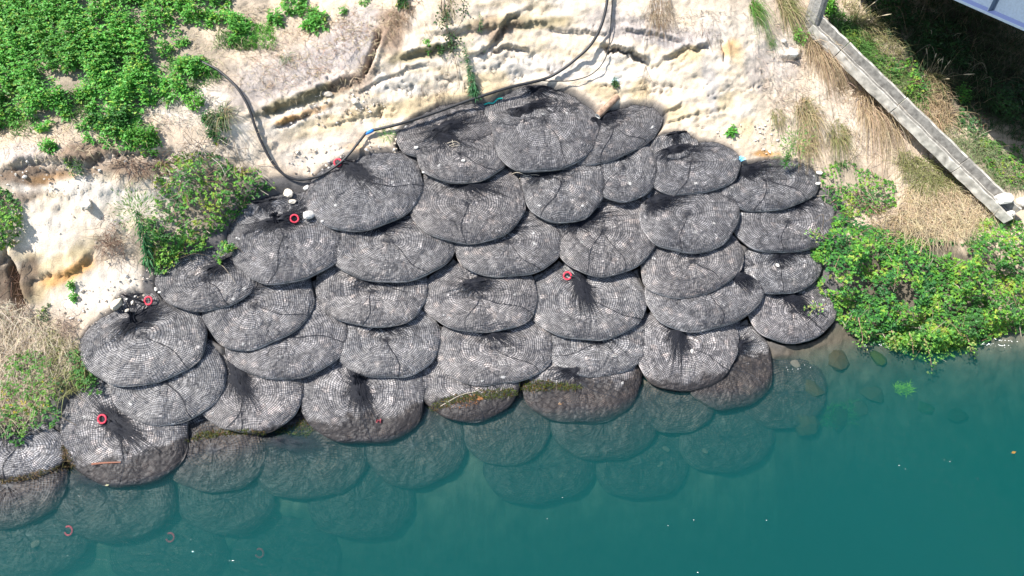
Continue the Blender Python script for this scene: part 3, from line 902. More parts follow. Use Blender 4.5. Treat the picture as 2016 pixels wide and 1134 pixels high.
    if op.get('knot'):
        # knotted tail of the net standing out of the neck
        Gw = NKW
        tip = Gw + n * 0.20 + unit(np.array([r_.uniform(-.4, .4), 0.6, 0.2])) * 0.16
        k = 9
        tt2 = np.linspace(0, 1, k)[:, None]
        line = Gw + (tip - Gw) * tt2 + np.array([0, 0, -0.10]) * tt2 ** 2
        rad = 0.085 - 0.05 * np.sin(np.clip(tt2[:, 0] * 1.5, 0, 1) * math.pi / 2) + 0.055 * np.clip(tt2[:, 0] - 0.6, 0, 1) / 0.4
        V, F = tube(line, rad, 22)
        a_ = np.arange(22)
        c0 = np.repeat(line, 22, 0)
        V[:k * 22] = c0 + (V[:k * 22] - c0) * (1 + 0.28 * np.where(np.tile(a_, k) % 2 == 0, 1, -1) + 0.2 * fbm(V[:k * 22] * 9, 2, 4))[:, None]
        sk = Soup(); sk.add(V, F); sk.build('knotted_tail', M_fold, root, Pc)
    if op.get('ring'):
        ru, rv = op['ring']
        d = rays(np.array([ru]), np.array([rv]))[0]
        # lying just over the bag or the bank at that spot
        h0 = hit(np.array([ru]), np.array([rv]), 0.0)[0]
        uv_ = np.array([ru, rv], float); aim = uv_.copy()
        for k in range(3):
            c = surf_p(plane(aim[:1], aim[1:]))[0][0] + n * 0.055
            pu_, pv_ = project(c)
            aim = aim + (uv_ - np.array([pu_, pv_]))
        if ell_rho(np.array(ru), np.array(rv), spec) > 0.9:
            c2 = hit(np.array([ru]), np.array([rv]), 0.06)[0]
            c = c2 if np.linalg.norm(c2 - CAM) < np.linalg.norm(c - CAM) + 0.6 else c
        rn = unit(n + np.array([r_.uniform(-.3, .3), -0.55, 0.1]))
        x1 = unit(np.cross(rn, np.array([0.3, 1, 0.2]))); x2 = np.cross(rn, x1)
        arc = 2 * math.pi if not op.get('sub') else 2 * math.pi * 0.8
        aa = np.linspace(0, arc, 28) + 0.6
        L = c + 0.080 * (np.cos(aa)[:, None] * x1 + np.sin(aa)[:, None] * x2)
        V, F = tube(L, 0.0185, 8)
        sr = Soup(); sr.add(V, F); sr.build('lifting_ring', M_ring, root, Pc, smooth_shade=True)
        if not sub:
            Gw = NKW + n * 0.04
            sl = Soup()
            for w in range(3):
                p0 = c + unit(Gw - c) * 0.086 + r_.uniform(-.03, .03, 3)
                pts = catmull([p0, (p0 + Gw) / 2 + n * 0.02 + r_.uniform(-.06, .06, 3), Gw], 6)
                V, F = tube(pts, 0.012, 5, False); sl.add(V, F)
            sl.build('lifting_strap', M_net, root, Pc)
    # ---- single pale stones that stand out under the net
    if not sub:
        ns = int(r_.integers(3, 8)) if size > 0.7 else 1
        for k in range(ns):
            s1 = np.array([math.sqrt(r_.uniform(0.2, 0.85))]); p1 = np.array([r_.uniform(0, 2 * math.pi)])
            W1, _ = surf(s1, p1, 0.6)
            o = bpy.data.objects.new('stone', ROCK_MESH[r_.integers(0, 6)])
            COL.objects.link(o); o.parent = root
            sc = r_.uniform(0.030, 0.075)
            o.scale = (sc, sc * r_.uniform(.7, 1), sc * 0.55)
            o.rotation_euler = (Matrix.Rotation(r_.uniform(0, 6.28), 3, Vector(n)) @ Vector((0, 0, 1)).rotation_difference(Vector(n)).to_matrix()).to_euler()
            o.location = W1[0] - n * 0.008 - Pc
    return root

bags = [make_bag(i, b) for i, b in enumerate(BAGS)]
# ================================================================ bridge at the upper right
ZB = 5.55
def at_height(u, v, z):
    d = rays(u, v)
    return CAM + d * ((z - CAM[2]) / d[2])
QA, QB = at_height(1880, 0, ZB), at_height(2016, 60, ZB)
BD = unit(QB - QA); BN = np.array([BD[1], -BD[0], 0.0])
if BN[0] > 0: BN = -BN          # outward, away from the deck
def prism(prof, a, b, base):
    """profile (out, up) swept along the bridge from a to b"""
    pr = np.array(prof, float); k = len(pr)
    V = []
    for s_ in (a, b):
        V.append(base + BD * s_ + pr[:, :1] * BN + pr[:, 1:] * np.array([0, 0, 1.0]))
    V = np.concatenate(V)
    F = [[i, (i + 1) % k, k + (i + 1) % k, k + i] for i in range(k)]
    return V, F, k
def sweep(name, prof, a, b, mat, parent, loc):
    import bmesh
    V, F, k = prism(prof, a, b, QA)
    bm = bmesh.new()
    vs_ = [bm.verts.new(v - loc) for v in V]
    for f in F: bm.faces.new([vs_[i] for i in f])
    bm.faces.new(vs_[:k][::-1]); bm.faces.new(vs_[k:])
    bmesh.ops.recalc_face_normals(bm, faces=bm.faces)
    me = bpy.data.meshes.new(name); bm.to_mesh(me); bm.free(); me.materials.append(mat)
    o = bpy.data.objects.new(name, me); COL.objects.link(o); o.parent = parent
    return o
bl = QA + BD * 4 - np.array([0, 0, 1.5])
bridge = thing('bridge', bl, 'pale blue steel bridge girder crossing the upper right corner', 'bridge')
sweep('lower_flange', [(0, 0), (0, .035), (-.44, .035), (-.44, 0)], -7, 12, M_steel_dark, bridge, bl)
sweep('flange_edge', [(.012, -.004), (.012, .04), (.002, .04), (.002, -.004)], -7, 12, M_steel, bridge, bl)
sweep('girder_web', [(-.20, .036), (-.20, 1.15), (-.225, 1.15), (-.225, .036)], -7, 12, M_steel, bridge, bl)
sweep('upper_flange', [(-.02, 1.152), (-.02, 1.19), (-.42, 1.19), (-.42, 1.152)], -7, 12, M_steel, bridge, bl)
sweep('deck', [(.05, 1.192), (.05, 1.42), (-9.5, 1.42), (-9.5, 1.192)], -7, 12, M_concrete, bridge, bl)
for off in (2.1, 4.2, 6.3, 9.1):
    sweep('inner_girder', [(-off, 0), (-off, 1.19), (-off - .03, 1.19), (-off - .03, 0)], -7, 12, M_steel, bridge, bl)
for kx in range(-3, 6):
    a0 = kx * 2.0 + 0.7
    sweep('web_stiffener', [(-.05, .037), (-.05, 1.151), (-.199, 1.151), (-.199, .037)], a0, a0 + .015, M_steel, bridge, bl)

# ================================================================ concrete channel down the slope, and the post at its head
def channel():
    ends = [hit(np.array([float(u)]), np.array([float(v)]), h)[0] for u, v, h in ((1606, 44, .30), (1998, 424, .34))]
    pts = [ends[0] + (ends[1] - ends[0]) * t for t in (0.0, 0.14, 0.43, 0.74, 1.0)]
    loc = pts[0]
    root = thing('concrete_channel', loc, 'weathered concrete drain channel running down the slope from the post', 'drain channel')
    import bmesh
    prof = [(-.18, -.22), (-.20, .02), (-.16, .02), (-.13, -.07), (.08, -.07), (.11, .13), (.18, .13), (.18, -.22)]
    for i in range(len(pts) - 1):
        a, b = pts[i], pts[i + 1]
        d = unit(b - a)
        a = a + d * 0.006; b = b - d * 0.006
        side = unit(np.cross(d, np.array([0, 0, 1.0]))); up_ = np.cross(side, d)
        if side[0] < 0: side = -side
        bm = bmesh.new(); rings = []
        nseg = 8
        for k in range(nseg + 1):
            c = a + (b - a) * k / nseg
            jit = 0.006 * np.sin(k * 2.1 + i)
            rings.append([bm.verts.new(c + side * (x + jit) + up_ * (y + jit) - loc) for x, y in prof])
        n = len(prof)
        for k in range(nseg):
            for j in range(n):
                fc = bm.faces.new([rings[k][j], rings[k][(j + 1) % n], rings[k + 1][(j + 1) % n], rings[k + 1][j]])
                fc.material_index = 1 if j in (2, 3, 4) else 0
        bm.faces.new(rings[0]); bm.faces.new(rings[-1])
        bmesh.ops.recalc_face_normals(bm, faces=bm.faces)
        bmesh.ops.bevel(bm, geom=[e for e in bm.edges if e.calc_face_angle(0) > 0.9], offset=0.008, segments=1, affect='EDGES')
        me = bpy.data.meshes.new('channel_section'); bm.to_mesh(me); bm.free(); me.materials.append(M_concrete); me.materials.append(M_concrete_dirty)
        o = bpy.data.objects.new('channel_section', me); COL.objects.link(o); o.parent = root
channel()
M_post = flat_mat('grey_timber', (0.30, 0.285, 0.26), 0.85, 0.2, (14.0, 0.35), (30.0, 0.6, 0.02))
def post():
    b = hit(np.array([1598.0]), np.array([50.0]), 0.0)[0]
    root = thing('timber_post', b, 'thick grey timber post at the head of the concrete channel', 'post')
    n = 18
    a = np.arange(n) * 2 * math.pi / n
    V = []
    for k in range(9):
        z = -0.4 + k * 0.42
        r = 0.20 * (1 - 0.012 * k) * (1 + 0.05 * np.sin(a * 3 + 0.2) + 0.03 * np.where(np.arange(n) % 3 == 0, -1, 0.4) + 0.02 * np.sin(a * 7 + z))
        V.append(np.stack([b[0] + r * np.cos(a), b[1] + r * np.sin(a), np.full(n, b[2] + z)], -1))
    V = np.concatenate(V + [np.array([[b[0], b[1], b[2] - 0.4 + 8 * 0.42 + 0.02]])])
    F = quads_grid(9, n, True)
    j = np.arange(n)
    top = np.stack([8 * n + j, 8 * n + (j + 1) % n, np.full(n, 9 * n), np.full(n, 9 * n)], -1)
    s_ = Soup(); s_.add(V, np.concatenate([F, top])); s_.build('shaft', M_post, root, b)
post()

# ================================================================ hoses, cable, cord, pipe end
def path_hit(px, h, n=8):
    px = np.array(px, float)
    P_ = hit(px[:, 0], px[:, 1], np.broadcast_to(np.asarray(h, float), (len(px),)))
    return catmull(P_, n)
def single_tube(name, P_, r, mat, label, cat, sides=8):
    V, F = tube(P_, r, sides)
    s_ = Soup(); s_.add(V, F)
    return tag(s_.build(name, mat, None, P_[0], True), label, cat)
single_tube('hose', path_hit([(1199,-40),(1194,10),(1183,52),(1163,88),(1135,115),(1105,138),(1070,156),(1000,173),(925,197),(850,224),(790,243),(732,257)],
            [.35,.4,.4,.35,.3,.25,.22,.2,.2,.18,.16,.1]), 0.033, M_hose, 'thick black hose coming down the pale cliff to the bags', 'hose')
single_tube('hose', path_hit([(722,260),(706,280),(690,300),(668,322),(632,345),(592,354),(560,344),(535,318),(515,280),(502,248),(488,208),(466,172),(432,140),(402,124),(368,108)],
            .13), 0.028, M_hose, 'black hose hanging in a loop over the sandy ledge', 'hose')
single_tube('cable', path_hit([(1209,-40),(1203,40),(1199,90),(1188,122),(1165,146),(1130,158),(1090,160),(1060,158)], .2), 0.013, M_hose,
            'thin black cable looping right of the thick hose', 'cable', 5)
M_blue = flat_mat('blue_plastic', (0.03, 0.22, 0.62), 0.4, 0.5, (8, .1), None)
M_teal = flat_mat('teal_cord', (0.02, 0.42, 0.36), 0.6, 0.3, (40, .2), None)
P_ = path_hit([(735, 256), (719, 264)], .12, 4)
single_tube('hose_coupling', P_, [0.036, .042, .042, .036, .032], M_blue, 'bright blue coupling joining the two black hoses', 'hose coupling', 10)

bpy.context.view_layer.update()
DG = bpy.context.evaluated_depsgraph_get()
def seen(u, v, lift=0.0):
    """first solid thing (not the water) on the sight line"""
    d = unit(rays(float(u), float(v))); o = CAM.copy()
    for k in range(4):
        ok, loc, nor, idx_, ob, mt = scene.ray_cast(DG, Vector(o), Vector(d))
        if not ok: break
        if ob.name != water.name:
            return np.array(loc) + np.array(nor) * lift, np.array(nor)
        o = np.array(loc) + d * 0.002
    p = hit(np.array([float(u)]), np.array([float(v)]), lift)[0]
    return p, np.array([0, 0, 1.0])
def path_seen(px, lift, n=6):
    return catmull([seen(u, v, lift)[0] for u, v in px], n)
single_tube('cord', path_seen([(952,206),(962,204),(970,202),(980,197),(992,193)], .03, 4), 0.018, M_teal, 'short teal cord lying on the topmost bag', 'cord', 6)
P_ = path_seen([(1172, 238), (1178, 232)], .07, 3)
p0 = P_[-1]
M_rust = flat_mat('muddy_pipe', (0.30, 0.20, 0.14), 0.85, 0.2, (12, .5))
M_pipe = flat_mat('pale_pipe', (0.62, 0.60, 0.56), 0.5, 0.4, (20, .1), None)
ax = unit(np.array([0.75, 0.75, 0.35]))
def pipe_end():
    base = p0 + ax * 0.9
    root = thing('drain_pipe', base, 'muddy pipe with a white round end sticking out above a bag', 'pipe')
    a = np.arange(18) * 2 * math.pi / 18
    x1 = unit(np.cross(ax, np.array([0, 0, 1.0]))); x2 = np.cross(ax, x1)
    V = []
    for (s_, r) in ((0.7, .075), (0.0, .075), (0.0, .05), (.25, .05)):
        V.append(p0 + ax * s_ + r * (np.cos(a)[:, None] * x1 + np.sin(a)[:, None] * x2))
    so = Soup(); so.add(np.concatenate(V[:2]), quads_grid(2, 18, True)); so.build('pipe_wall', M_rust, root, base, True)
    so = Soup(); so.add(np.concatenate(V[1:]) - ax * .004, quads_grid(3, 18, True)); so.build('pipe_rim', M_pipe, root, base)
pipe_end()

# ================================================================ loose stones
WHITE_ROCK = [rock_mesh('rock', 90 + k, M_pale, c) for k, c in enumerate([(.62, .59, .54), (.58, .52, .43), (.58, .52, .39), (.45, .40, .33)])]
def loose(u, v, sc, kind, label, cat='stone', name='stone', group=None, squash=.75, lift=.3):
    p, n_ = seen(u, v, sc * lift)
    o = bpy.data.objects.new(name, WHITE_ROCK[kind] if isinstance(kind, int) else kind)
    COL.objects.link(o); o.location = p
    o.scale = (sc, sc * .85, sc * squash)
    o.rotation_euler = (random.uniform(-.3, .3), random.uniform(-.3, .3), random.uniform(0, 6.3))
    return tag(o, label, cat, group)
for (u, v, sc, k, lb) in [
    (607, 426, .165, 0, 'biggest white stone, lying right of the ring beside the hose loop'),
    (566, 382, .16, 1, 'rounded cream stone below the bottom of the hose loop'),
    (576, 397, .10, 1, 'small cream stone touching the underside of the rounded cream one'),
    (603, 369, .085, 0, 'upright white stone under the hose loop beside a bag'),
    (635, 434, .045, 0, 'little white stone right of the biggest white stone'),
    (835, 339, .045, 0, 'little round white stone in the gap left of the middle bag'),
    (820, 291, .06, 0, 'pale stone at the end of the gravel beside the black folded net'),
    (230, 601, .19, 2, 'squared pale yellow block left of the leftmost ring'),
    (306, 570, .06, 0, 'white pebble on the bag edge below the bramble, larger of two'),
    (314, 576, .045, 0, 'white pebble on the bag edge below the bramble, smaller of two'),
    (912, 317, .055, 0, 'flat round white stone on the bag below the hose'),
    (1362, 690, .06, 0, 'white flake lying on the bag with the feathered streak'),
    (1530, 523, .06, 0, 'white flake on the bag beside the bramble'),
    (172, 403, .17, 1, 'cream boulder stuck in the left cliff face'),
    (50, 348, .06, 0, 'small white stone in the brown soil of the left cliff'),
    (195, 202, .09, 1, 'x'), (590, 203, .13, 2, 'x'),
    (698, 200, .11, 1, 'yellowish round stone in the crumbly ledge under the mossy lip'),
    (645, 186, .13, 3, 'tan broken stone fallen from the mossy lip'),
    (250, 612, .06, 1, 'cream stone beside the squared pale yellow block'),
    (1980, 388, .26, 0, 'large white boulder above the lower end of the concrete channel'),
    (2008, 400, .20, 0, 'white boulder behind the large one at the channel end'),
    (1990, 418, .15, 0, 'smaller white boulder in front of the large one at the channel end'),
    (1612, 340, .09, 0, 'white stone at the right corner of the feathery plant bag'),
    (1608, 362, .07, 0, 'small white stone below another at the feathery plant bag corner'),
    (1541, 82, .10, 0, 'chalky white lump by the brown grass tuft'),
    (1560, 108, .16, 0, 'large chalky white lump beside the big brown tuft'),
]:
    if lb != 'x':
        loose(u, v, sc, k, lb)
# pale things under the water
for (u, v, sc, lb) in [
    (70, 1072, .10, 'pale rectangular stone under water at the lower left'),
    (1300, 911, .11, 'whitish stone glinting under water below the faint bags'),
    (1388, 890, .09, 'small whitish stone under water right of the other glint'),
    (1563, 716, .13, 'white sunken stone near the bramble shore'),
    (1310, 884, .10, 'dull cream stone under water just above the glinting one'),
]:
    loose(u, v, sc, 0, lb, squash=.35)
# sunken boulders by the bramble
def boulder_mesh(col, seed): return rock_mesh('boulder', seed, M_pale, col)
B_BR = boulder_mesh((.26, .22, .13), 121); B_GR = boulder_mesh((.16, .26, .05), 122); B_DK = boulder_mesh((.10, .13, .05), 123); B_YG = boulder_mesh((.36, .55, .04), 124)
for (u, v, sc, k, lb) in [
    (1650, 705, .42, B_BR, 'brown sunken boulder nearest the bags at the bramble shore'),
    (1720, 770, .40, B_BR, 'brown mossy boulder under water below the hanging shoot'),
    (1600, 760, .38, B_BR, 'grey brown sunken boulder left of the weedy green one'),
    (1650, 822, .44, B_DK, 'dark weedy green boulder under water'),
    (1590, 830, .40, B_BR, 'dull boulder under water left of the weedy green boulder'),
    (1734, 706, .26, B_GR, 'rounded light green algae boulder beneath the bramble'),
    (1822, 802, .24, B_GR, 'deep green algae boulder right of the yellow green tuft'),
    (1690, 800, .34, B_BR, 'brown boulder under water right of the weedy green boulder'),
    (1880, 815, .36, B_DK, 'dark boulder deep below the right part of the bramble'),
]:
    loose(u, v, sc, k, lb, 'boulder', 'boulder', lift=-.25)
# crumbs and gravel
def in_poly(U, V, poly):
    inside = np.zeros(U.shape, bool)
    n = len(poly)
    for i in range(n):
        x1, y1 = poly[i]; x2, y2 = poly[(i + 1) % n]
        c = ((y1 > V) != (y2 > V)) & (U < (x2 - x1) * (V - y1) / (y2 - y1 + 1e-9) + x1)
        inside ^= c
    return inside
def edge_dist(U, V, poly):
    best = np.full(U.shape, 1e9)
    n = len(poly)
    for i in range(n):
        ax_, ay_ = poly[i]; bx_, by_ = poly[(i + 1) % n]
        dx, dy = bx_ - ax_, by_ - ay_
        t = np.clip(((U - ax_) * dx + (V - ay_) * dy) / (dx * dx + dy * dy + 1e-9), 0, 1)
        best = np.minimum(best, np.hypot(U - ax_ - t * dx, V - ay_ - t * dy))
    return best
def sample(poly, n, clump=0.0, seed=0, sc=40.0):
    r_ = np.random.default_rng(seed + 500)
    p = np.array(poly, float); lo = p.min(0); hi_ = p.max(0)
    U = r_.uniform(lo[0], hi_[0], n * 5); V = r_.uniform(lo[1], hi_[1], n * 5)
    m = in_poly(U, V, poly)
    U, V = U[m], V[m]
    if clump > 0:
        z = fbm(np.stack([U / sc, V / sc, np.full_like(U, seed * 1.7)], -1), 3, seed)
        m = z + r_.normal(0, .10, len(U)) > -0.35 + clump * 0.5
        U, V = U[m], V[m]
    return U[:n], V[:n]
def gravel(name, polys, label, smin, smax, cols, seed):
    r_ = np.random.default_rng(seed)
    oct_v = np.array([(1, 0, 0), (-1, 0, 0), (0, 1, 0), (0, -1, 0), (0, 0, 1), (0, 0, -1)], float)
    oct_f = np.array([(0, 2, 4), (2, 1, 4), (1, 3, 4), (3, 0, 4), (2, 0, 5), (1, 2, 5), (3, 1, 5), (0, 3, 5)])
    s_ = Soup(); first = None
    for poly, n in polys:
        U, V = sample(poly, n, .1, seed)
        P_ = hit(U, V, 0.03)
        for p in P_:
            sz = smin + (smax - smin) * r_.random() ** 3
            v = oct_v * r_.uniform(.6, 1.2, (6, 1)) * np.array([1, r_.uniform(.6, 1), .7]) * sz
            R_ = np.array(Matrix.Rotation(r_.uniform(0, 6.3), 3, Vector(unit(r_.normal(size=3)))))
            s_.add(p + v @ R_.T, oct_f, np.array(cols[r_.integers(len(cols))]) * r_.uniform(.8, 1.1))
            if first is None: first = p
    o = s_.build(name, M_pale, None, first)
    return tag(o, label, 'gravel', None, 'stuff')
PALES = [(.66, .60, .52), (.55, .46, .36), (.48, .40, .32), (.70, .66, .60)]
gravel('gravel', [([(560, 300), (700, 270), (800, 270), (830, 300), (700, 300), (620, 350), (590, 380)], 150),
                  ([(90, 590), (200, 560), (330, 510), (300, 570), (250, 610), (170, 650), (110, 640)], 120),
                  ([(80, 440), (150, 400), (240, 420), (240, 520), (120, 520)], 40),
                  ([(620, 190), (720, 170), (760, 210), (640, 250), (560, 250)], 110),
                  ([(1400, 260), (1520, 230), (1600, 300), (1480, 310)], 120),
                  ([(0, 320), (220, 300), (300, 330), (100, 390), (0, 390)], 100)],
       'crumbled pale gravel on the ledges of the bank', .012, .055, PALES, 5)

# ================================================================ plants: shape makers
LEAF_F = np.array([(0, 1, 2), (1, 4, 2), (2, 4, 3), (0, 2, 3)])
def leaf_arrays(P_, D, Nn, Ls, Ws, Cs, fold=0.12, curl=0.1):
    """folded leaves: base, left, midrib, right, tip"""
    D = unit(D); Sd = unit(np.cross(D, Nn)); Nn = np.cross(Sd, D)
    L1 = Ls[:, None]; W1 = Ws[:, None]
    base = P_
    mid = P_ + D * L1 * 0.45 - Nn * L1 * fold * 0.35
    lf = P_ + D * L1 * 0.40 + Sd * W1 * 0.5 + Nn * L1 * fold * 0.5
    rt = P_ + D * L1 * 0.40 - Sd * W1 * 0.5 + Nn * L1 * fold * 0.5
    tip = P_ + D * L1 - Nn * L1 * curl
    V = np.stack([base, lf, mid, rt, tip], 1).reshape(-1, 3)
    F = (np.arange(len(P_))[:, None, None] * 5 + LEAF_F[None]).reshape(-1, 3)
    return V, F, np.repeat(Cs, 5, 0)
def jitter_cols(n, base, r_, var=.25, alt=None, palt=0.0):
    c = np.tile(np.array(base, float), (n, 1)) * (1 + r_.uniform(-var, var, (n, 1)))
    c *= 1 + r_.uniform(-.08, .08, (n, 3))
    if alt is not None:
        m = r_.random(n) < palt
        c[m] = np.array(alt) * (1 + r_.uniform(-var, var, (m.sum(), 1)))
    return np.clip(c, 0.005, 0.8)
def rosettes(P_, H_, leafL, r_, base, alt=None, palt=0.0, up_=None, tiers=3, per=4, wide=.62):
    """leafy stems: tiers of leaves round each stem"""
    n = len(P_)
    Vs, Fs, Cs, off = [], [], [], 0
    az0 = r_.uniform(0, 6.28, n)
    lean = r_.normal(0, .18, (n, 2))
    for tI in range(tiers):
        f = 1.0 - 0.27 * tI
        for k in range(per):
            az = az0 + tI * 0.8 + k * 2 * math.pi / per + r_.uniform(-.35, .35, n)
            el = (0.35 - 0.35 * tI) + r_.uniform(-.35, .35, n)
            D = np.stack([np.cos(az) * np.cos(el), np.sin(az) * np.cos(el), np.sin(el)], -1)
            Nn = np.tile([0, 0, 1.0], (n, 1)) + r_.normal(0, .28, (n, 3))
            Q = P_ + np.stack([lean[:, 0] * H_ * f, lean[:, 1] * H_ * f, H_ * f], -1)
            L_ = leafL * (0.62 + 0.24 * tI) * r_.uniform(.75, 1.2, n)
            V, F, C_ = leaf_arrays(Q + D * 0.012, D, Nn, L_, L_ * wide, jitter_cols(n, base, r_, .25, alt, palt))
            Vs.append(V); Fs.append(F + off); Cs.append(C_); off += len(V)
    return np.concatenate(Vs), np.concatenate(Fs), np.concatenate(Cs)
def stems_soup(P_, Q_, r, col):
    s_ = Soup()
    for a, b in zip(P_, Q_):
        V, F = tube(np.array([a, (a + b) / 2 + (b - a)[[1, 0, 2]] * .04, b]), [r, r * .9, r * .6], 4, False)
        s_.add(V, F, col)
    return s_
def blades(P_, r_, h, width, cols, lean=.5, droop=.5, down=None, seg=4, az=None):
    n = len(P_)
    az = r_.uniform(0, 6.283, n) if az is None else az
    ln = np.abs(r_.normal(lean, lean * .5, n)); hh = h
    out = np.stack([np.cos(az), np.sin(az), np.zeros(n)], -1)
    dr = droop * r_.uniform(.5, 1.5, n)
    dn = np.zeros((n, 3)) if down is None else down
    side = np.stack([-np.sin(az), np.cos(az), np.zeros(n)], -1) + r_.normal(0, .3, (n, 3))
    side = unit(side)
    Vs = []
    for k in range(seg + 1):
        t = k / seg
        c = P_ + hh[:, None] * (np.array([0, 0, 1.0]) * (t - dr[:, None] * t ** 2.2) + out * (ln[:, None] * t) + dn * dr[:, None] * t ** 2)
        w = width[:, None] * (1 - t ** 1.5) * 0.5 + 0.0012
        Vs += [c - side * w, c + side * w]
    V = np.stack(Vs, 1).reshape(-1, 3)
    fs = []
    for k in range(seg):
        a = 2 * k
        fs += [(a, a + 1, a + 3), (a, a + 3, a + 2)]
    F = (np.arange(n)[:, None, None] * (2 * (seg + 1)) + np.array(fs)[None]).reshape(-1, 3)
    return V, F, np.repeat(cols, 2 * (seg + 1), 0)

GREEN = (.115, .35, .055); GREEN2 = (.14, .39, .050); DKGREEN = (.035, .12, .025); YEL = (.22, .30, .035); BLUEG = (.075, .17, .065)
TAN = (.40, .31, .18); STRAWC = (.50, .42, .28); BRN = (.26, .17, .095); OLV = (.22, .23, .09); GGRASS = (.10, .22, .05)

# ---------------------------------------------------------------- the leafy cover of the upper left slope
COVER = [
 ([(-120,-90),(468,-90),(466,10),(432,42),(408,66),(366,92),(344,110),(318,150),(330,190),(292,240),(262,262),(238,240),(205,246),(160,214),(118,250),(80,268),(28,252),(0,290),(-120,330)], 2300, GREEN),
 ([(330,120),(400,118),(428,150),(410,178),(386,200),(345,212),(312,200)], 170, GREEN),
 ([(395,28),(440,22),(496,40),(500,84),(452,96),(428,74)], 170, GREEN),
 ([(155,205),(200,240),(282,192),(286,262),(230,272),(170,246)], 150, (.045,.165,.03)),
]
def cover():
    r_ = np.random.default_rng(31)
    Vs, Fs, Cs, off = [], [], [], 0
    for ci, (poly, n, base) in enumerate(COVER):
        U, V = sample(poly, int(n * 1.25), .30, 3 + ci, 34.0)
        e = edge_dist(U, V, poly)
        kp = r_.random(len(U)) < 0.25 + 0.75 * smooth(0, 34, e)
        U, V, e = U[kp], V[kp], e[kp]
        hmax = 0.10 + 0.26 * smooth(0, 40, e) * (0.6 + 0.8 * r_.random(len(U)))
        P_ = hit(U, V, 0.0)
        A, B, C_ = rosettes(P_, hmax, 0.098 * r_.uniform(.6, 1.3, len(U)), r_, base, (.26, .42, .06), .14, tiers=3, per=4)
        tint = 1 + 0.30 * fbm(A * 1.1, 3, 44)[:, None]
        Vs.append(A); Fs.append(B + off); Cs.append(C_ * tint); off += len(A)
    o = mesh_np('ground_cover', np.concatenate(Vs), np.concatenate(Fs), M_leaf, None, Vs[0][0], np.concatenate(Cs))
    tag(o, 'bright green nettle like cover on the upper left slope', 'ground cover', None, 'stuff')
cover()
def field(name, items, label, seed, cat='grass'):
    """grass or straw nobody could count: list of (polygon, blades, height, width, colour, lean, droop, clump)"""
    r_ = np.random.default_rng(seed)
    Vs, Fs, Cs, off = [], [], [], 0
    for (poly, n, h, w, col, lean, droop, clump) in items:
        U, V = sample(poly, n, clump, seed + len(Vs), 30.0)
        P_ = hit(U, V, 0.0)
        dn = Sn(P_[:, 0], P_[:, 1]); dn = unit(dn * np.array([1, 1, 0.0]) + 1e-6) * np.array([1, 1, 0]) - np.array([0, 0, .5])
        m = len(U)
        A, B, C_ = blades(P_ - np.array([0, 0, .02]), r_, h * r_.uniform(.4, 1.2, m), np.full(m, w) * r_.uniform(.6, 1.3, m), jitter_cols(m, col, r_, .3), lean, droop, dn * .35)
        Vs.append(A); Fs.append(B + off); Cs.append(C_); off += len(A)
    o = mesh_np(name, np.concatenate(Vs), np.concatenate(Fs), M_grass, None, Vs[0][0], np.concatenate(Cs))
    tag(o, label, cat, None, 'stuff')
field('grass', [
    ([(20,20),(60,10),(90,60),(60,90),(10,70)], 500, .32, .014, GGRASS, .5, .5, 0),
    ([(190,110),(270,95),(290,140),(240,190),(180,170)], 1100, .30, .014, GGRASS, .5, .5, 0),
    ([(120,180),(180,180),(190,230),(140,250)], 400, .25, .013, GGRASS, .5, .5, 0),
    ([(0,150),(60,160),(50,220),(0,230)], 400, .28, .013, GGRASS, .5, .5, 0),
    ([(330,110),(420,120),(440,160),(380,180),(330,150)], 700, .25, .013, GGRASS, .5, .5, 0),
    ([(500,50),(545,55),(540,100),(495,95)], 500, .22, .014, GREEN2, .5, .4, 0),
    ([(430,60),(500,80),(500,100),(420,95)], 500, .25, .013, GGRASS, .5, .5, 0),
    ([(20,230),(80,235),(60,270),(20,270)], 250, .25, .013, GGRASS, .5, .5, 0),
], 'green grass growing among the leafy cover', 61)
field('straw', [
    ([(360,60),(460,10),(800,0),(760,100),(700,160),(560,200),(480,190),(400,140)], 2600, .16, .008, STRAWC, 1.2, .7, 0),
    ([(480,80),(700,20),(740,60),(640,160),(520,180)], 1300, .14, .008, (.42,.30,.22), 1.2, .7, .1),
    ([(0,240),(330,200),(330,270),(150,310),(0,320)], 1400, .16, .008, STRAWC, 1.2, .7, 0),
    ([(280,190),(400,170),(470,230),(400,260),(290,240)], 700, .16, .008, (.55,.5,.42), 1.2, .7, 0),
    ([(1460,20),(1600,60),(1720,200),(1850,300),(1700,310),(1560,300),(1500,180)], 2600, .16, .008, (.52,.42,.32), 1.2, .8, 0),
    ([(1200,20),(1450,20),(1440,80),(1330,90),(1220,70)], 500, .14, .008, (.3,.26,.22), 1.0, .9, .1),
    ([(780,0),(830,0),(790,70),(745,90)], 300, .2, .008, (.28,.2,.13), .8, 1.0, 0),
], 'bleached dead straw lying on the bare slopes', 62, 'straw')
field('dry_grass', [
    ([(-60,600),(40,620),(150,640),(165,720),(110,760),(60,840),(-60,840)], 4200, .27, .007, (.50,.42,.30), .9, .9, 0),
    ([(-40,590),(60,600),(110,680),(20,760),(-40,720)], 1800, .25, .007, (.58,.51,.40), .9, .8, 0),
    ([(80,640),(180,690),(180,760),(110,790)], 600, .35, .012, OLV, .7, .7, .1),
], 'bleached dry grass at the left edge above the water', 63)
field('dry_grass', [
    ([(1780,370),(1850,350),(1930,390),(1960,430),(1880,470),(1800,480),(1760,430)], 3600, .40, .007, (.56,.46,.30), .8, .9, 0),
    ([(1760,290),(1850,330),(1900,370),(1800,380),(1770,340)], 1500, .38, .008, OLV, .7, .8, 0),
    ([(1700,400),(1790,420),(1800,480),(1720,480)], 500, .35, .010, TAN, .7, .8, .1),
], 'tawny dry grass between the channel and the bramble', 64)
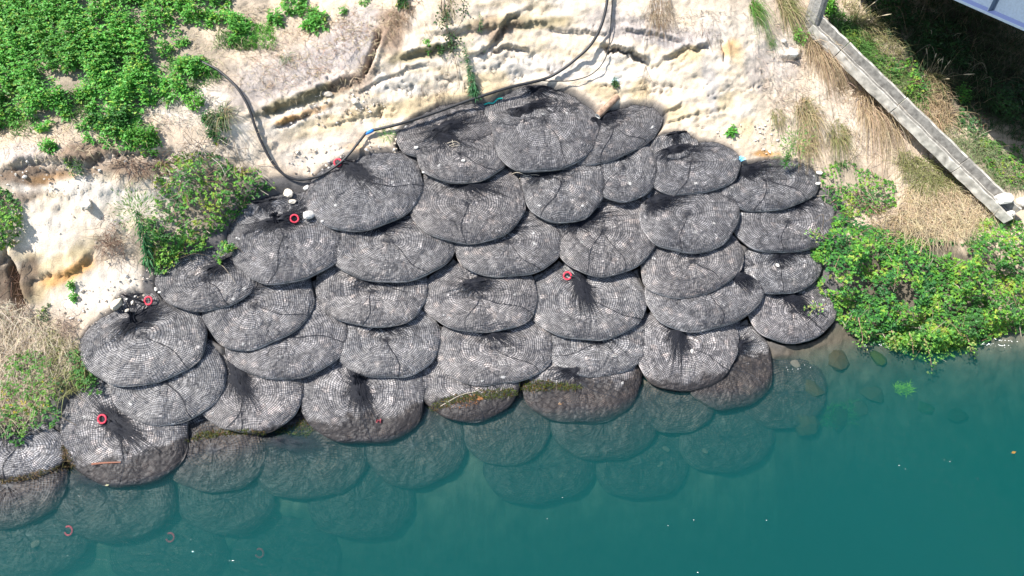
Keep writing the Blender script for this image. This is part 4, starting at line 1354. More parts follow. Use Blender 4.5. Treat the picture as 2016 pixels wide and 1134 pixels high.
field('grass', [
    ([(1625,20),(1660,30),(1720,90),(1700,140),(1650,90)], 1500, .42, .012, GGRASS, .6, .7, 0),
    ([(1690,100),(1770,130),(1830,190),(1800,230),(1730,170)], 1500, .38, .012, (.16,.24,.08), .6, .7, 0),
    ([(1800,180),(1850,170),(1880,230),(1850,260),(1800,240)], 1100, .42, .010, (.42,.32,.2), .6, .8, 0),
    ([(1840,230),(1930,260),(2016,330),(2016,380),(1940,360),(1870,310)], 2000, .32, .010, (.20,.26,.12), .7, .8, 0),
    ([(1650,0),(1720,20),(1780,120),(1720,110)], 700, .5, .010, (.30,.28,.13), .5, .6, 0),
], 'mixed grass along the upper side of the concrete channel', 65)
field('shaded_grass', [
    ([(1660,-60),(2060,-60),(2060,300),(1960,260),(1860,180),(1740,80)], 6500, .55, .014, (.05,.085,.035), .6, .8, 0),  # blade colour darkened to deepen the bridge shade
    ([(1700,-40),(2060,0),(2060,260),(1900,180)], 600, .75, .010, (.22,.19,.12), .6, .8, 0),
], 'tall grass darkened to deepen the shade under the bridge', 66)

# ---------------------------------------------------------------- single tufts of grass
def tuft(u, v, h, n, col, spread, label, droop=.8, lean=.45, alt=None, group=None, stalks=0):
    r_ = np.random.default_rng(int(u * 7 + v))
    b = hit(np.array([float(u)]), np.array([float(v)]), 0.0)[0]
    root = thing('grass_tuft', b, label, 'grass tuft', group)
    a = r_.uniform(0, 6.28, n); rr = spread * np.sqrt(r_.random(n))
    X = b[0] + rr * np.cos(a); Y = b[1] + rr * np.sin(a)
    P_ = np.stack([X, Y, S(X, Y) - .03], -1)
    dn = Sn(np.array([b[0]]), np.array([b[1]]))[0]; dn = unit(dn * np.array([1, 1, 0.0])) - np.array([0, 0, .6])
    az = np.where(r_.random(n) < .7, a + r_.normal(0, .6, n), r_.uniform(0, 6.28, n))
    A, B, C_ = blades(P_, r_, h * r_.uniform(.5, 1.15, n), .008 * r_.uniform(.6, 1.4, n), jitter_cols(n, col, r_, .3, alt, .3), lean, droop, np.tile(dn * .75, (n, 1)), 5, az)
    tag(mesh_np('blades', A, B, M_grass, root, b, C_), kind='stuff')
    if stalks:
        s_ = Soup()
        for k in range(stalks):
            p = P_[r_.integers(n)]; d = np.array([r_.normal(0, .35), r_.normal(0, .35), 1.0])
            pts = catmull([p, p + d * h * .6, p + d * h * 1.1 + np.array([d[0], d[1], -.3]) * h * .35], 4)
            V, F = tube(pts, np.linspace(.004, .003, len(pts)), 3, False); s_.add(V, F, STRAWC)
            V, F = tube(pts[-3:], [.006, .016, .004], 4, False); s_.add(V, F, (.55, .47, .33))
        s_.build('seed_stalk', M_grass, root, b)
    return root
TUFTS = [
 (1486,18,.50,260,(.10,.26,.04),.14,'bright green grass tuft hanging at the cliff top',1.1,.4,OLV),
 (1515,76,.22,90,GGRASS,.08,'small green grass tuft below the bright hanging one',.9,.5,None),
 (1545,10,.62,420,OLV,.24,'olive tan grass tuft left of the timber post',1.1,.45,TAN),
 (1610,95,.85,700,(.42,.31,.20),.30,'big brown grass tuft below the timber post',1.15,.45,TAN),
 (1588,222,.60,380,TAN,.24,'straw coloured tuft in the middle of the bare right slope',1.0,.5,OLV),
 (1530,225,.36,160,OLV,.14,'low olive tuft left of the straw coloured tuft',.9,.5,TAN),
 (1648,262,.55,320,OLV,.2,'olive straw tuft right of the straw coloured tuft',1.0,.5,TAN),
 (1712,205,.90,640,(.44,.33,.22),.32,'big brown tuft spilling from beneath the channel',1.15,.5,TAN),
 (1752,240,.60,300,(.44,.35,.24),.2,'smaller brown tuft against the lower edge of the channel',1.1,.5,TAN),
 (1585,275,.50,300,TAN,.22,'faded tuft just above the green feathery plant',1.0,.5,OLV),
 (440,222,.36,200,(.20,.24,.13),.10,'spiky grey green tuft beside the hanging hose',.7,.8,TAN),
 (880,8,.30,140,(.16,.12,.07),.14,'dark brown grass hanging over the cliff top edge',1.1,.4,OLV),
 (1300,12,.32,200,(.30,.23,.15),.25,'tan roots and grass hanging at the cliff top',1.1,.4,BRN),
 (762,258,.18,110,(.12,.34,.05),.16,'low fresh green grass patch by the blue coupling',.6,.7,None),
 (565,112,.24,100,(.12,.2,.07),.08,'small grey green tuft on the straw slope',.7,.6,TAN),
 (1690,50,.55,260,OLV,.2,'tall seeding tuft at the edge of the bridge shade',.6,.4,TAN),
 (1835,160,.55,260,TAN,.2,'seeding tan tuft midway along the bridge shade edge',.6,.4,OLV),
]
for i, t_ in enumerate(TUFTS):
    tuft(t_[0], t_[1], t_[2], t_[3], t_[4], t_[5], t_[6], t_[7], t_[8], t_[9], stalks=10 if 'seeding' in t_[6] else 0)

# ---------------------------------------------------------------- single leafy plants
def leafy(u, v, n, spread, h, leafL, base, label, cat='leafy plant', name='leafy_plant', alt=YEL, palt=.06, tiers=3, per=4, wide=.62):
    r_ = np.random.default_rng(int(u * 3 + v * 11))
    b = hit(np.array([float(u)]), np.array([float(v)]), 0.0)[0]
    root = thing(name, b, label, cat)
    a = r_.uniform(0, 6.28, n); rr = spread * np.sqrt(r_.random(n))
    X = b[0] + rr * np.cos(a); Y = b[1] + rr * np.sin(a)
    P_ = np.stack([X, Y, S(X, Y)], -1)
    H_ = h * r_.uniform(.6, 1.15, n) * (1 - .5 * (rr / max(spread, .01)) ** 2)
    A, B, C_ = rosettes(P_, H_, leafL * r_.uniform(.8, 1.2, n), r_, base, alt, palt, None, tiers, per, wide)
    tag(mesh_np('foliage', A, B, M_leaf, root, b, C_), kind='stuff')
    k = min(n, 8)
    stems_soup(P_[:k] - np.array([0, 0, .03]), P_[:k] + np.stack([np.zeros(k), np.zeros(k), H_[:k]], -1), .007, (.09, .13, .04)).build('stem', M_twig, root, b)['kind'] = 'stuff'
for (u, v, n, sp_, h, L_, c, lb) in [
 (578,12,26,.26,.25,.10,GREEN,'bright leafy plant at the top edge left of the bare straw'),
 (545,45,18,.17,.25,.10,GREEN,'leafy plant on the straw, lower left of the top edge one'),
 (606,27,9,.18,.2,.08,GREEN,'flat leafy sprig trailing along the top of the straw slope'),
 (622,50,22,.24,.25,.12,GREEN,'broad leaved green plant standing alone on the straw slope'),
 (680,28,4,.06,.2,.08,GREEN,'single small leafy seedling right of the broad leaved plant'),
 (720,5,6,.1,.2,.07,GREEN,'tiny sprig at the top edge near the brown overhang'),
 (97,300,14,.14,.25,.09,GREEN,'lone leafy plant above the brown left cliff lip'),
 (150,333,12,.13,.22,.06,(.05,.14,.03),'small dark plant growing on the left cliff face'),
 (285,280,60,.28,.30,.075,(.09,.28,.035),'rounded light green shrub at the lower tip of the leafy cover'),
 (235,275,26,.26,.25,.09,GREEN,'ragged leafy clump left of the rounded light green shrub'),
 (180,262,18,.24,.22,.09,GREEN,'sparse leafy clump on straw left of the ragged one'),
 (425,255,26,.24,.28,.09,(.04,.13,.03),'dark leafy clump under the spiky tuft by the hose'),
 (385,205,16,.16,.28,.08,GREEN2,'light green sprig on the white thatch'),
 (842,92,7,.07,.12,.07,GREEN,'little sprig on the cliff below the mossy ledge'),
 (867,100,5,.05,.14,.06,DKGREEN,'dark little sprig on the cliff right of another'),
 (795,8,12,.14,.2,.08,DKGREEN,'dark green plant hanging over the brown cliff corner'),
 (1440,262,5,.05,.16,.13,GREEN,'star shaped green seedling on the white bank'),
 (1210,168,5,.05,.12,.07,(.06,.13,.05),'tiny grey green sprig under the blue stain'),
 (1572,78,16,.14,.3,.07,GREEN2,'bright sprig between the brown tuft and white lump'),
 (1630,20,40,.2,.4,.07,GREEN2,'bright green leafy plant hard against the timber post'),
 (145,565,7,.05,.2,.06,GREEN,'thin green weed on the orange lipped block'),
 (148,590,5,.06,.15,.06,GREEN,'small weed just below the thin weed on the white ledge'),
 (90,618,8,.14,.15,.06,(.09,.15,.06),'sparse dusty weed on the white ledge near dry grass'),
 (575,355,10,.12,.15,.05,GREEN2,'x'),
 (1675,92,22,.2,.35,.06,(.2,.28,.05),'yellowish leafy weed beside the bridge shade'),
 (1895,190,14,.2,.3,.09,GREEN,'bright bramble shoot lit at the edge of the bridge shade'),
]:
    if lb != 'x': leafy(u, v, n, sp_, h, L_, c, lb)

def weed(px, off, label, leafL, nleaf, base, feather=0, down=.5, r0=.012):
    """one tall stem with many narrow leaves, feathery at the top"""
    r_ = np.random.default_rng(int(px[0][0] + px[0][1] * 3))
    pts = [hit(np.array([float(u)]), np.array([float(v)]), float(o))[0] for (u, v), o in zip(px, off)]
    C_ = catmull(pts, 8)
    root = thing('tall_weed', pts[0], label, 'weed')
    V, F = tube(C_, np.linspace(r0, r0 * .5, len(C_)), 5)
    s_ = Soup(); s_.add(V, F, (.10, .15, .05)); s_.build('stem', M_twig, root, pts[0])
    t = r_.random(nleaf) * (len(C_) - 1.01); i = t.astype(int); f = (t - i)[:, None]
    P_ = C_[i] * (1 - f) + C_[i + 1] * f
    axis = unit(C_[-1] - C_[0])
    az = r_.uniform(0, 6.28, nleaf)
    D = np.stack([np.cos(az), np.sin(az), r_.uniform(-down - .4, -down + .5, nleaf)], -1)
    taper = 1.15 - .75 * (t / len(C_))
    Ls = leafL * taper * r_.uniform(.7, 1.2, nleaf)
    A, B, Cc_ = leaf_arrays(P_, D, np.tile([0, 0, 1.0], (nleaf, 1)) + r_.normal(0, .3, (nleaf, 3)), Ls, Ls * .17, jitter_cols(nleaf, base, r_, .25), .08, .25)
    tag(mesh_np('leaves', A, B, M_leaf, root, pts[0], Cc_), kind='stuff')
    if feather:
        Pf = C_[-1] + r_.normal(0, 1, (feather, 3)) * np.array([.17, .17, .20]) - axis * .02
        D = Pf - C_[-5] + r_.normal(0, .1, (feather, 3))
        Ls = r_.uniform(.05, .11, feather)
        A, B, Cc_ = leaf_arrays(Pf, D, r_.normal(0, 1, (feather, 3)), Ls, Ls * .2, jitter_cols(feather, (.13, .30, .06), r_, .3, (.35, .42, .14), .2), .05, .1)
        tag(mesh_np('flower_plume', A, B, M_leaf, root, pts[0], Cc_), kind='stuff')
weed([(290,520),(284,480),(276,440),(268,412)], [.1,.45,.85,1.15], 'tall feathery topped weed before the left bramble', .24, 230, (.05,.17,.06), 520, .7)
weed([(938,190),(930,160),(922,128),(914,92)], [.12,.2,.25,.25], 'narrow leaved weed standing against the cliff by the hose', .17, 300, (.06,.18,.07), 40, .3)
weed([(1546,326),(1550,312),(1556,296),(1562,282)], [.35,.5,.62,.72], 'green feathery plant on the top edge of a bag', .13, 120, (.05,.2,.03), 420, .0)
weed([(944,60),(946,45),(944,25)], [.1,.18,.2], 'small upright weed near the cliff top', .11, 70, (.07,.2,.06), 0, .2, .007)

# ---------------------------------------------------------------- vine on the cliff
def vine():
    r_ = np.random.default_rng(77)
    px = [(868,-20),(872,30),(880,62),(888,90),(896,118),(902,150),(906,178)]
    C_ = catmull([hit(np.array([float(u)]), np.array([float(v)]), .15)[0] for u, v in px], 8)
    root = thing('cliff_vine', C_[0], 'dark leaved vine trailing down the pale cliff', 'vine')
    s_ = Soup(); V, F = tube(C_, np.linspace(.010, .005, len(C_)), 5); s_.add(V, F, (.10, .07, .05)); s_.build('stem', M_twig, root, C_[0])
    for q_ in ([(884,70),(905,50),(915,10)], [(888,95),(880,120),(882,150)], [(1003,60),(980,50),(940,60)]):
        V, F = tube(catmull([hit(np.array([float(u)]), np.array([float(v)]), .12)[0] for u, v in q_], 6), .005, 4); s_ = Soup(); s_.add(V, F, (.10, .07, .05)); s_.build('stem', M_twig, root, C_[0])
    P_ = []
    for (u, v, n, sp) in [(872,40,60,14),(886,78,90,15),(880,20,30,12),(910,10,40,16),(868,105,14,6),(893,95,30,9)]:
        U = u + r_.normal(0, sp * .6, n); V_ = v + r_.normal(0, sp * .8, n)
        P_.append(hit(U, V_, .06 + .16 * r_.random(n)))
    P_ = np.concatenate(P_); n = len(P_)
    D = r_.normal(0, 1, (n, 3)) + np.array([0, -.3, -.4])
    Ls = .06 * r_.uniform(.6, 1.3, n)
    A, B, Cc_ = leaf_arrays(P_, D, np.array([0, -.6, .8]) + r_.normal(0, .4, (n, 3)), Ls, Ls * .65, jitter_cols(n, (.05, .105, .035), r_, .4))
    tag(mesh_np('leaves', A, B, M_leaf, root, C_[0], Cc_), kind='stuff')
vine()

# ---------------------------------------------------------------- brambles
def bramble(poly, n, hmax, leafL, label, cols, canes=20, seed=0, trip=True, dead=0, edge=50.0, over=0.0, name='bramble_bush'):
    r_ = np.random.default_rng(900 + seed)
    U, V = sample(poly, n, .06, 40 + seed, 38.0)
    e = edge_dist(U, V, poly); m = len(U)
    mound = 0.30 + 0.70 * np.clip(0.5 + 1.3 * fbm(np.stack([U / 55, V / 55, np.full(m, seed)], -1), 3, seed), 0, 1)
    top = hmax * (0.15 + 0.85 * smooth(0, edge, e)) * mound
    depth = 1 - np.abs(r_.normal(0, .22, m))
    h = np.maximum(top * np.clip(depth, .1, 1.0), .02) + over
    P_ = hit(U, V, h)
    b = hit(np.array([np.mean(U)]), np.array([np.mean(V)]), 0.0)[0]
    root = thing(name, b, label, 'bramble')
    nS_ = Sn(P_[:, 0], P_[:, 1])
    az = r_.uniform(0, 6.28, m)
    D0 = np.stack([np.cos(az), np.sin(az), r_.normal(-.05, .35, m)], -1)
    N0 = unit(nS_ * .5 + np.array([0, 0, .75]) + r_.normal(0, .38, (m, 3)))
    c = np.zeros((m, 3)); pick = r_.random(m)
    # colours go by sprays, so that neighbours match
    spray = fbm(P_ * 2.6, 2, 50 + seed) + r_.normal(0, .22, m)
    order = np.argsort(np.argsort(spray)) / max(m, 1)
    acc = 0
    for col, w in cols:
        mm = (order >= acc) & (order < acc + w + 1e-6); c[mm] = col; acc += w
    c *= 1 + r_.uniform(-.25, .25, (m, 1))
    Vs, Fs, Cs, off = [], [], [], 0
    L_ = leafL * r_.uniform(.65, 1.25, m)
    S0 = unit(np.cross(unit(D0), N0))
    for k in ((0, 1, -1) if trip else (0,)):
        Dk = D0 + S0 * (1.5 * k)
        A, B, C_ = leaf_arrays(P_ + unit(Dk) * .008, Dk, N0 + r_.normal(0, .2, (m, 3)), L_ * (1 if k == 0 else .8), L_ * .68 * (1 if k == 0 else .85), c)
        Vs.append(A); Fs.append(B + off); Cs.append(C_); off += len(A)
    tag(mesh_np('leaves', np.concatenate(Vs), np.concatenate(Fs), M_leaf, root, b, np.concatenate(Cs)), kind='stuff')
    s_ = Soup()
    for k in range(canes):
        i = r_.integers(m); 
        du, dv = r_.normal(0, 32), r_.normal(0, 24)
        a_ = hit(np.array([U[i]]), np.array([V[i]]), .03)[0]
        z_ = hit(np.array([U[i] + du]), np.array([V[i] + dv]), top[i] * .9 + over)[0]
        mid = (a_ + z_) / 2 + np.array([0, 0, .28 * hmax + .1])
        pts = catmull([a_, mid, z_], 7)
        V_, F = tube(pts, np.linspace(.006, .003, len(pts)), 4, False)
        s_.add(V_, F, (.20, .15, .09) if r_.random() < .75 else (.36, .30, .22))
    for k in range(dead):
        i = r_.integers(m)
        a_ = hit(np.array([U[i]]), np.array([V[i]]), top[i] * r_.uniform(.3, 1))[0]
        d = unit(np.array([r_.normal(), r_.normal(), r_.normal() * .4])) * r_.uniform(.15, .5)
        V_, F = tube(np.array([a_ - d * .5, a_ + np.array([0, 0, .04]), a_ + d * .5]), [.006, .006, .003], 4, False)
        s_.add(V_, F, [(.45, .38, .30), (.3, .2, .13), (.22, .12, .08)][r_.integers(3)])
    tag(s_.build('canes', M_twig, root, b), kind='stuff')
    return root
BR = [((.045, .16, .045), .30), ((.075, .25, .042), .36), ((.15, .35, .045), .26), ((.28, .38, .06), .09), ((.34, .24, .13), .03)]
BR2 = [((.055, .17, .04), .26), ((.085, .26, .04), .34), ((.18, .38, .05), .30), ((.32, .40, .06), .12), ((.28, .15, .08), .03)]
bramble([(1604,470),(1650,420),(1700,440),(1760,455),(1830,470),(1850,560),(1830,680),(1760,690),(1690,668),(1640,625),(1608,560),(1596,510)], 3600, 1.05, .068,
        'large green bramble beside the rock bags overhanging the water', BR, 26, 1, True, 40)
bramble([(1830,470),(1900,480),(1930,430),(1975,420),(2040,450),(2060,655),(1975,655),(1910,690),(1840,712),(1790,700),(1740,675),(1820,620)], 4000, 1.05, .066,
        'large yellow green bramble at the right edge overhanging the water', BR2, 30, 2, True, 60)
bramble([(1614,330),(1660,312),(1700,330),(1760,360),(1770,400),(1720,430),(1660,430),(1620,400)], 620, .4, .058,
        'low bramble just right of the feathery plant bag', BR2, 14, 3, True, 25, 30)
bramble([(1700,640),(1790,640),(1850,660),(1920,655),(1960,640),(1920,680),(1870,695),(1800,700),(1760,680)], 520, .35, .058,
        'bramble fringe drooping right down to the river', BR2, 10, 8, True, 6, 22, .12)
bramble([(300,330),(350,300),(420,300),(470,330),(520,330),(545,365),(490,400),(450,450),(400,470),(330,460),(290,430),(310,380)], 1000, .55, .062,
        'tangled bramble left of the hose loop above the bags', BR2, 26, 4, True, 110)
bramble([(280,430),(330,450),(400,470),(420,490),(360,500),(330,535),(310,540),(285,500)], 480, .45, .062,
        'bramble clump hanging over the small bag below the weed', BR2, 10, 5, True, 20, 30, .1)
bramble([(415,480),(440,472),(470,488),(440,500),(430,520),(418,500)], 80, .15, .055,
        'small bramble sprig lying on a bag left of the ring', BR2, 3, 6, True, 0, 12, .24)
bramble([(-60,370),(10,370),(40,400),(48,450),(30,490),(0,490),(-60,500)], 560, .6, .06,
        'bush at the left edge casting shade on the cliff', BR2, 12, 7, True, 20, 26)
bramble([(15,700),(60,685),(115,715),(135,770),(95,805),(40,835),(-10,810)], 430, .30, .05,
        'yellow flecked green weeds in the left dry grass', [((.08,.22,.03),.5),((.14,.28,.04),.35),((.45,.38,.03),.05),((.05,.14,.03),.1)], 2, 9, True, 0, 30, .10, 'weed_patch')
bramble([(130,690),(175,690),(190,750),(200,775),(170,775),(140,750)], 220, .25, .05,
        'green weeds creeping between dry grass and the large leftmost bag', [((.05,.17,.03),.6),((.10,.24,.04),.4)], 2, 10, True, 0, 20, .1, 'weed_patch')
bramble([(-20,815),(40,812),(90,800),(120,805),(110,840),(60,845),(35,880),(-20,850)], 150, .12, .055,
        'green leaves trailing over the bag at the left edge', [((.05,.18,.03),.7),((.12,.26,.04),.3)], 2, 11, True, 0, 10, .18, 'weed_patch')
bramble([(1690,85),(1760,110),(1790,150),(1760,170),(1720,140)], 260, .3, .055, 'green bramble above the channel near its head', BR2, 4, 12, True, 0, 24)
bramble([(1740,130),(1800,110),(1840,170),(1830,220),(1770,190)], 300, .35, .058, 'bramble patch above the middle of the channel', BR, 5, 13, True, 8, 24)
bramble([(1880,200),(1930,210),(1960,250),(1920,280),(1880,250)], 260, .35, .06, 'bluish bramble at the shade edge above the channel', [(BLUEG,.7),((.06,.18,.04),.3)], 8, 14, True, 10, 24)
bramble([(1930,270),(2040,290),(2060,380),(1990,370),(1940,330)], 520, .35, .058, 'bramble patch at the right edge above the channel end', BR2, 8, 15, True, 20, 26)
# shrubs below the bridge, leaf colour darkened to deepen its shade
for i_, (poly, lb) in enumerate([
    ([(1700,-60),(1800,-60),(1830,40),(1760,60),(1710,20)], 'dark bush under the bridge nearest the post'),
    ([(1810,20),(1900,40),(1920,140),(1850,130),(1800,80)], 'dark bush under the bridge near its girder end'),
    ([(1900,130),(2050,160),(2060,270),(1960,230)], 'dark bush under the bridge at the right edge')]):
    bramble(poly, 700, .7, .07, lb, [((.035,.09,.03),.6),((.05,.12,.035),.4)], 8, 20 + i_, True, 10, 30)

# ---------------------------------------------------------------- hanging shoot over the river
def shoot(px, hs_, n, seed, label, lf=.065):
    r_ = np.random.default_rng(seed)
    C_ = catmull([hit(np.array([float(u)]), np.array([float(v)]), float(h))[0] for (u, v), h in zip(px, hs_)], 6)
    root = thing('bramble_shoot', C_[0], label, 'bramble')
    s_ = Soup(); V, F = tube(C_, np.linspace(.009, .004, len(C_)), 5); s_.add(V, F, (.35, .2, .15)); s_.build('cane', M_twig, root, C_[0])
    P_ = C_[r_.integers(2, len(C_), n)] + r_.normal(0, .075, (n, 3))
    D = r_.normal(0, 1, (n, 3)); Ls = lf * r_.uniform(.7, 1.2, n)
    A, B, Cc_ = leaf_arrays(P_, D, np.array([0, -.2, .9]) + r_.normal(0, .4, (n, 3)), Ls, Ls * .7, jitter_cols(n, (.15, .33, .06), r_, .3, (.34, .40, .12), .3))
    tag(mesh_np('leaves', A, B, M_leaf, root, C_[0], Cc_), kind='stuff')
shoot([(1815,655),(1822,672),(1828,690),(1832,708),(1835,730)], [.55,.6,.5,.45,.40], 80, 5, 'single bramble shoot hanging furthest out over the river')
shoot([(1690,625),(1694,645),(1698,662),(1697,684)], [.6,.6,.5,.4], 70, 6, 'short bramble shoot hanging over the murky water by the bags')
shoot([(1755,650),(1762,668),(1764,688)], [.6,.6,.45], 60, 7, 'bramble shoot dipping to the river left of the longest one')
shoot([(1790,655),(1796,674),(1798,696)], [.6,.6,.45], 60, 8, 'leafy bramble shoot just left of the longest one')
shoot([(1898,650),(1906,668),(1912,692)], [.6,.6,.45], 70, 9, 'bramble shoot hanging right of the longest one near the foam')
shoot([(1630,470),(1612,462),(1600,455)], [.4,.5,.45], 40, 10, 'bramble sprig reaching left over the bags')
shoot([(1625,600),(1606,606),(1592,604)], [.4,.5,.45], 40, 11, 'low bramble sprig reaching left over the waterside bag')

# ---------------------------------------------------------------- dead brush, roots and sticks
def brush(name, label, cat, us, n, r_len, col, seed, h=.1, down=0.0, rad=.006):
    r_ = np.random.default_rng(seed)
    s_ = Soup(); first = None
    for (u, v, su, sv) in us:
        for k in range(n):
            a_ = hit(np.array([u + r_.normal(0, su)]), np.array([v + r_.normal(0, sv)]), h * r_.random())[0]
            d = unit(np.array([r_.normal(), r_.normal() - down * .5, r_.normal() * .5 - down])) * r_len * r_.uniform(.4, 1.2)
            mid = a_ + d * .5 + r_.normal(0, .03, 3)
            pts = catmull([a_, mid, a_ + d + r_.normal(0, .03, 3)], 4)
            V, F = tube(pts, np.linspace(rad, rad * .4, len(pts)), 4, False)
            s_.add(V, F, np.array(col[r_.integers(len(col))]) * r_.uniform(.8, 1.2))
            if first is None: first = a_
    return tag(s_.build(name, M_twig, None, first), label, cat)
DEADC = [(.48, .42, .35), (.36, .28, .2), (.26, .18, .12)]
brush('dead_brush', 'pale dead sticks above the left bramble', 'dead brush', [(375,285,22,14),(425,290,30,14),(470,310,30,22)], 34, .45, DEADC, 1, .25)
brush('dead_brush', 'reddish brown dead brush between the left cliff and the weed', 'dead brush', [(220,455,16,22),(232,480,14,14),(208,478,10,12)], 60, .30, [(.20,.11,.08),(.3,.19,.13),(.14,.09,.06)], 2, .25, .3, .0045)
brush('hanging_roots', 'brown roots hanging under the lip by the rounded shrub', 'roots', [(285,325,22,12),(250,315,14,8),(318,320,14,10)], 40, .40, [(.20,.12,.08),(.15,.09,.06),(.34,.25,.18)], 3, .2, 1.0)
brush('hanging_roots', 'dark roots down the hollow at the left edge', 'roots', [(28,560,8,24),(34,600,6,20)], 30, .45, [(.16,.09,.06),(.10,.06,.04)], 4, .15, 1.2)
brush('dead_brush', 'brown tangle of twigs right of the dry grass', 'dead brush', [(125,632,12,10),(130,650,9,10)], 50, .22, [(.24,.17,.13),(.32,.24,.19)], 6, .25, 0, .0045)
brush('dead_brush', 'russet dead brush inside the low right bramble', 'dead brush', [(1700,395,20,10),(1720,410,20,8)], 36, .3, [(.30,.16,.1),(.4,.3,.22)], 7, .25)
brush('hanging_roots', 'thin roots hanging down the cliff right of the hose', 'roots', [(1275,60,3,26),(1272,150,2,16),(1380,60,10,16),(1310,40,20,14)], 12, .5, [(.16,.11,.08),(.3,.22,.16)], 8, .1, 1.3, .004)
brush('hanging_roots', 'dry roots trailing down the cliff left of the standing weed', 'roots', [(838,60,4,20),(830,180,20,8),(860,180,12,10),(892,150,3,20)], 10, .45, [(.16,.11,.08),(.28,.2,.15)], 9, .1, 1.1, .004)
def sticks_on(px_list, label, name='stick', r=.006, col=(.55, .48, .38), lift=.02):
    s_ = Soup(); first = None
    for px in px_list:
        C_ = path_seen(px, lift, 4)
        V, F = tube(C_, np.linspace(r, r * .5, len(C_)), 5); s_.add(V, F, col)
        if first is None: first = C_[0]
    return tag(s_.build(name, M_twig, None, first), label, 'stick')
sticks_on([[(1008,343),(1020,338),(1036,346)],[(1022,330),(1030,342)],[(1030,348),(1050,345),(1062,346)],[(1024,352),(1034,344),(1040,354)]], 'pale twigs at the neck under the creased bag', r=.007)
sticks_on([[(880,283),(895,279),(905,284)],[(884,288),(898,282)],[(888,290),(905,286)],[(890,276),(893,288)]], 'small pale twigs on the black folds under the hose', r=.006)
sticks_on([[(182,914),(205,912),(238,910)]], 'red brown stick lying at the waterline on a wet bag', r=.022, col=(.26,.12,.08))
sticks_on([[(868,800),(905,778),(935,772)]], 'thin tan stick in the waterline moss', r=.006)
def leaf_bit(u, v, L_, col, label, floating=False):
    if floating:
        p = at_height(float(u), float(v), 0.012)
    else:
        p = seen(u, v, .015)[0]
    A, B, Cc_ = leaf_arrays(p[None], np.array([[.9, .25, .05]]), np.array([[.1, -.2, 1.0]]), np.array([L_]), np.array([L_ * .45]), np.array([col]))
    o = mesh_np('fallen_leaf', A, B, M_leaf, None, p, Cc_)
    tag(o, label, 'leaf')
leaf_bit(1098, 796, .13, (.55, .32, .16), 'tan fallen leaf on the brown wet bag')
leaf_bit(938, 787, .16, (.5, .22, .10), 'orange brown fallen leaf in the waterline slime')
leaf_bit(207, 956, .10, (.55, .5, .3), 'pale yellow leaf under water beside the dipping bag')
leaf_bit(1991, 892, .12, (.4, .22, .05), 'brown leaf floating on open water near the right edge', True)
o = WHITE_ROCK[0]
M_scrap = flat_mat('blue_scrap', (.25, .58, .80), .5, .4, (20, .2), None)
def scrap(u, v, label, mat, L_=.10):
    p, n_ = seen(u, v, .02)
    r_ = np.random.default_rng(int(u))
    g = np.linspace(-1, 1, 5)
    X, Y = np.meshgrid(g, g)
    V = np.stack([X.ravel() * L_, Y.ravel() * L_ * .6, .035 * r_.normal(size=25) + .02], -1) + p
    s_ = Soup(); s_.add(V, quads_grid(5, 5)); s_.add(V - np.array([0, 0, .004]), quads_grid(5, 5)[:, ::-1])
    tag(s_.build('plastic_scrap', mat, None, p), label, 'litter')
scrap(1457, 313, 'crumpled pale blue plastic scrap at the cliff foot', M_scrap)
scrap(745, 830, 'faded red scrap on the half dipped bag', flat_mat('faded_red', (.30, .07, .08), .7, .2, (20, .3), None), .05)

# ---------------------------------------------------------------- moss and slime at the waterline, weeds in the river
def moss(items, label, cols, seed, h=.05, w=.012):
    r_ = np.random.default_rng(seed); P_ = []
    for poly, n in items:
        U, V = sample(poly, n, 0, seed)
        P_ += [seen(u, v, .004)[0] for u, v in zip(U, V)]
    P_ = np.array(P_); n = len(P_)
    c = np.array([cols[k] for k in r_.integers(0, len(cols), n)]) * r_.uniform(.7, 1.3, (n, 1))
    A, B, C_ = blades(P_, r_, h * r_.uniform(.5, 1.3, n), np.full(n, w), c, 1.0, .5, None, 3)
    tag(mesh_np('moss', A, B, M_grass, None, P_[0], C_), label, 'moss', None, 'stuff')
MOSS = [(.05, .07, .012), (.04, .05, .010), (.09, .11, .02), (.12, .07, .025)]
moss([([(840,802),(880,782),(940,770),(1010,764),(1020,780),(960,786),(900,794),(850,812)], 900),
      ([(1020,752),(1060,748),(1130,758),(1150,766),(1080,770),(1030,770)], 700)], 'mossy olive strip along the middle waterline', MOSS, 11)
moss([([(530,852),(575,836),(600,826),(618,846),(606,860),(570,856)], 450),
      ([(355,872),(395,852),(430,846),(520,848),(530,854),(440,858),(380,868)], 500)], 'mossy olive strip under the pale waterline bags', MOSS, 12)
moss([([(122,872),(135,892),(150,920),(140,930),(124,912)], 260), ([(0,944),(60,934),(130,914),(132,922),(60,944),(0,954)], 350)], 'brown slime at the left waterline', [(.12,.09,.04),(.06,.06,.02),(.17,.11,.06)], 13)
moss([([(870,800),(930,776),(960,782),(930,800),(890,806)], 160)], 'orange slime patch below the mossy strip', [(.30,.14,.06),(.22,.11,.05)], 14, .03)
moss([([(1630,800),(1680,790),(1690,830),(1640,845),(1612,835)], 500)], 'green algae tufts on the weedy boulder', [(.05,.14,.02),(.07,.2,.02)], 15, .10)
moss([([(1758,760),(1782,755),(1800,765),(1785,778),(1765,775)], 220)], 'vivid yellow green algae tuft under water', [(.35,.62,.02),(.28,.5,.02)], 16, .10)
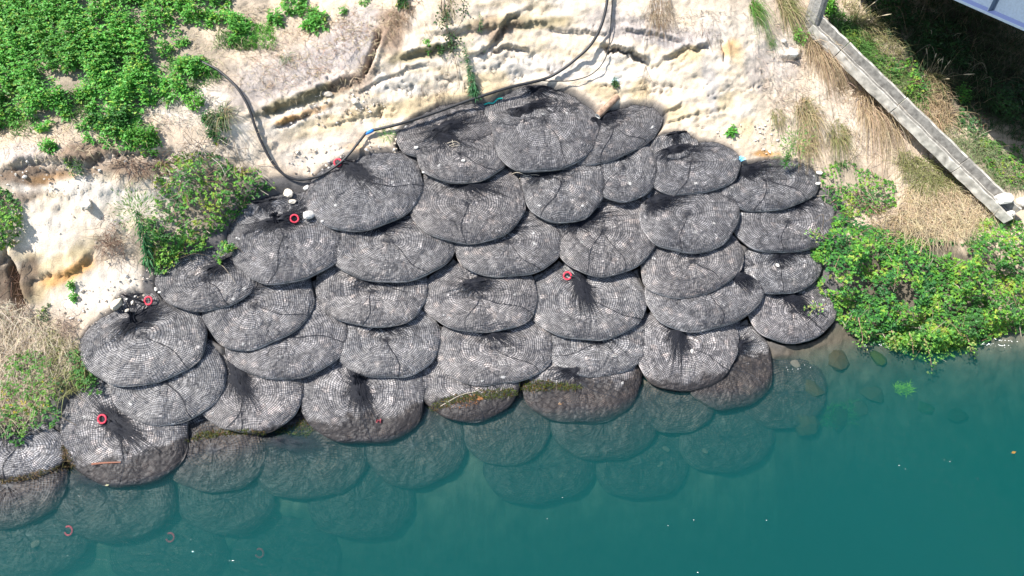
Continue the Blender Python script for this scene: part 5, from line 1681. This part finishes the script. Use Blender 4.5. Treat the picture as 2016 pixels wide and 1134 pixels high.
def water_weed(us, z, label, col, n, seed, L_=.14):
    r_ = np.random.default_rng(seed); P_ = []
    for (u, v, su, sv) in us:
        P_.append(at_height(u + r_.normal(0, su, n), v + r_.normal(0, sv, n), z))
    P_ = np.concatenate(P_)
    P_[:, 2] = np.maximum(z + r_.normal(0, .02, len(P_)), S(P_[:, 0], P_[:, 1]) + .02) if z < -.05 else z + r_.uniform(0, .012, len(P_))
    m = len(P_)
    A, B, C_ = blades(P_, r_, L_ * r_.uniform(.5, 1.2, m), np.full(m, .011), jitter_cols(m, col, r_, .3), 1.6, .9, None, 3)
    if z > -.05: A[:, 2] = np.clip(A[:, 2], z - .01, z + .03)
    tag(mesh_np('water_weed', A, B, M_grass, None, P_[0], C_), label, 'water weed')
water_weed([(178,1068,6,6),(165,1078,8,4),(142,1084,12,4)], -.30, 'dark green weed drifting near the lower left', (.12,.14,.02), 40, 21)
water_weed([(414,928,6,4)], -.35, 'small green weed tuft on a submerged bag', (.06,.14,.03), 40, 22)
water_weed([(922,1098,4,6),(940,1112,14,3),(965,1114,10,2)], .005, 'pale weed sprig floating at the bottom middle', (.30,.26,.08), 14, 23, .10)
water_weed([(580,1100,3,8),(585,1112,3,4)], .004, 'thin dark weed strand floating at the bottom', (.05,.08,.04), 8, 24, .12)
water_weed([(1362,1030,2,14),(1350,1045,5,4)], .004, 'thin dark weed strand floating right of the middle', (.04,.06,.03), 6, 25, .10)
water_weed([(1885,945,5,4),(1900,938,4,3)], .004, 'yellowish weed scrap floating at the right', (.28,.26,.04), 8, 26, .09)
# flecks of foam, with scattered ones imitating sparkles on open water
def foam():
    r_ = np.random.default_rng(99); s_ = Soup(); first = None
    spots = [(r_.uniform(700, 2016), r_.uniform(880, 1134)) for k in range(7)] + [(1560 + r_.uniform(-30, 40), 722 + r_.uniform(-4, 10)) for k in range(8)] \
        + [(1930 + t * 62, 676 + t * 6 + r_.normal(0, 1.5)) for t in r_.random(34)] + [(1955 + t * 48, 668 + t * 5 + r_.normal(0, 1)) for t in r_.random(16)] \
        + [(1720 + r_.uniform(-25, 20), 678 + r_.normal(0, 2)) for k in range(12)] + [(1800 + r_.uniform(-30, 80), 905 + r_.uniform(-12, 20)) for k in range(4)]
    a = np.arange(7) * 2 * math.pi / 7
    for (u, v) in spots:
        p = at_height(u, v, .006)
        r = r_.uniform(.003, .007) if v > 700 else r_.uniform(.003, .009)
        V = np.concatenate([p + np.stack([np.cos(a) * r * r_.uniform(1, 2.2), np.sin(a) * r, np.zeros(7)], -1), [p + np.array([0, 0, r * .5])]])
        F = np.stack([np.arange(7), (np.arange(7) + 1) % 7, np.full(7, 7)], -1)
        s_.add(V, F, (.8, .8, .78))
        if first is None: first = p
    tag(s_.build('foam', M_pale_dry, None, first), 'small white flecks of foam and imitated sparkles on the river', 'foam', None, 'stuff')
M_pale_dry = flat_mat('foam_white', (.8, .82, .8), .5, .3, (30, .05), None)
foam()
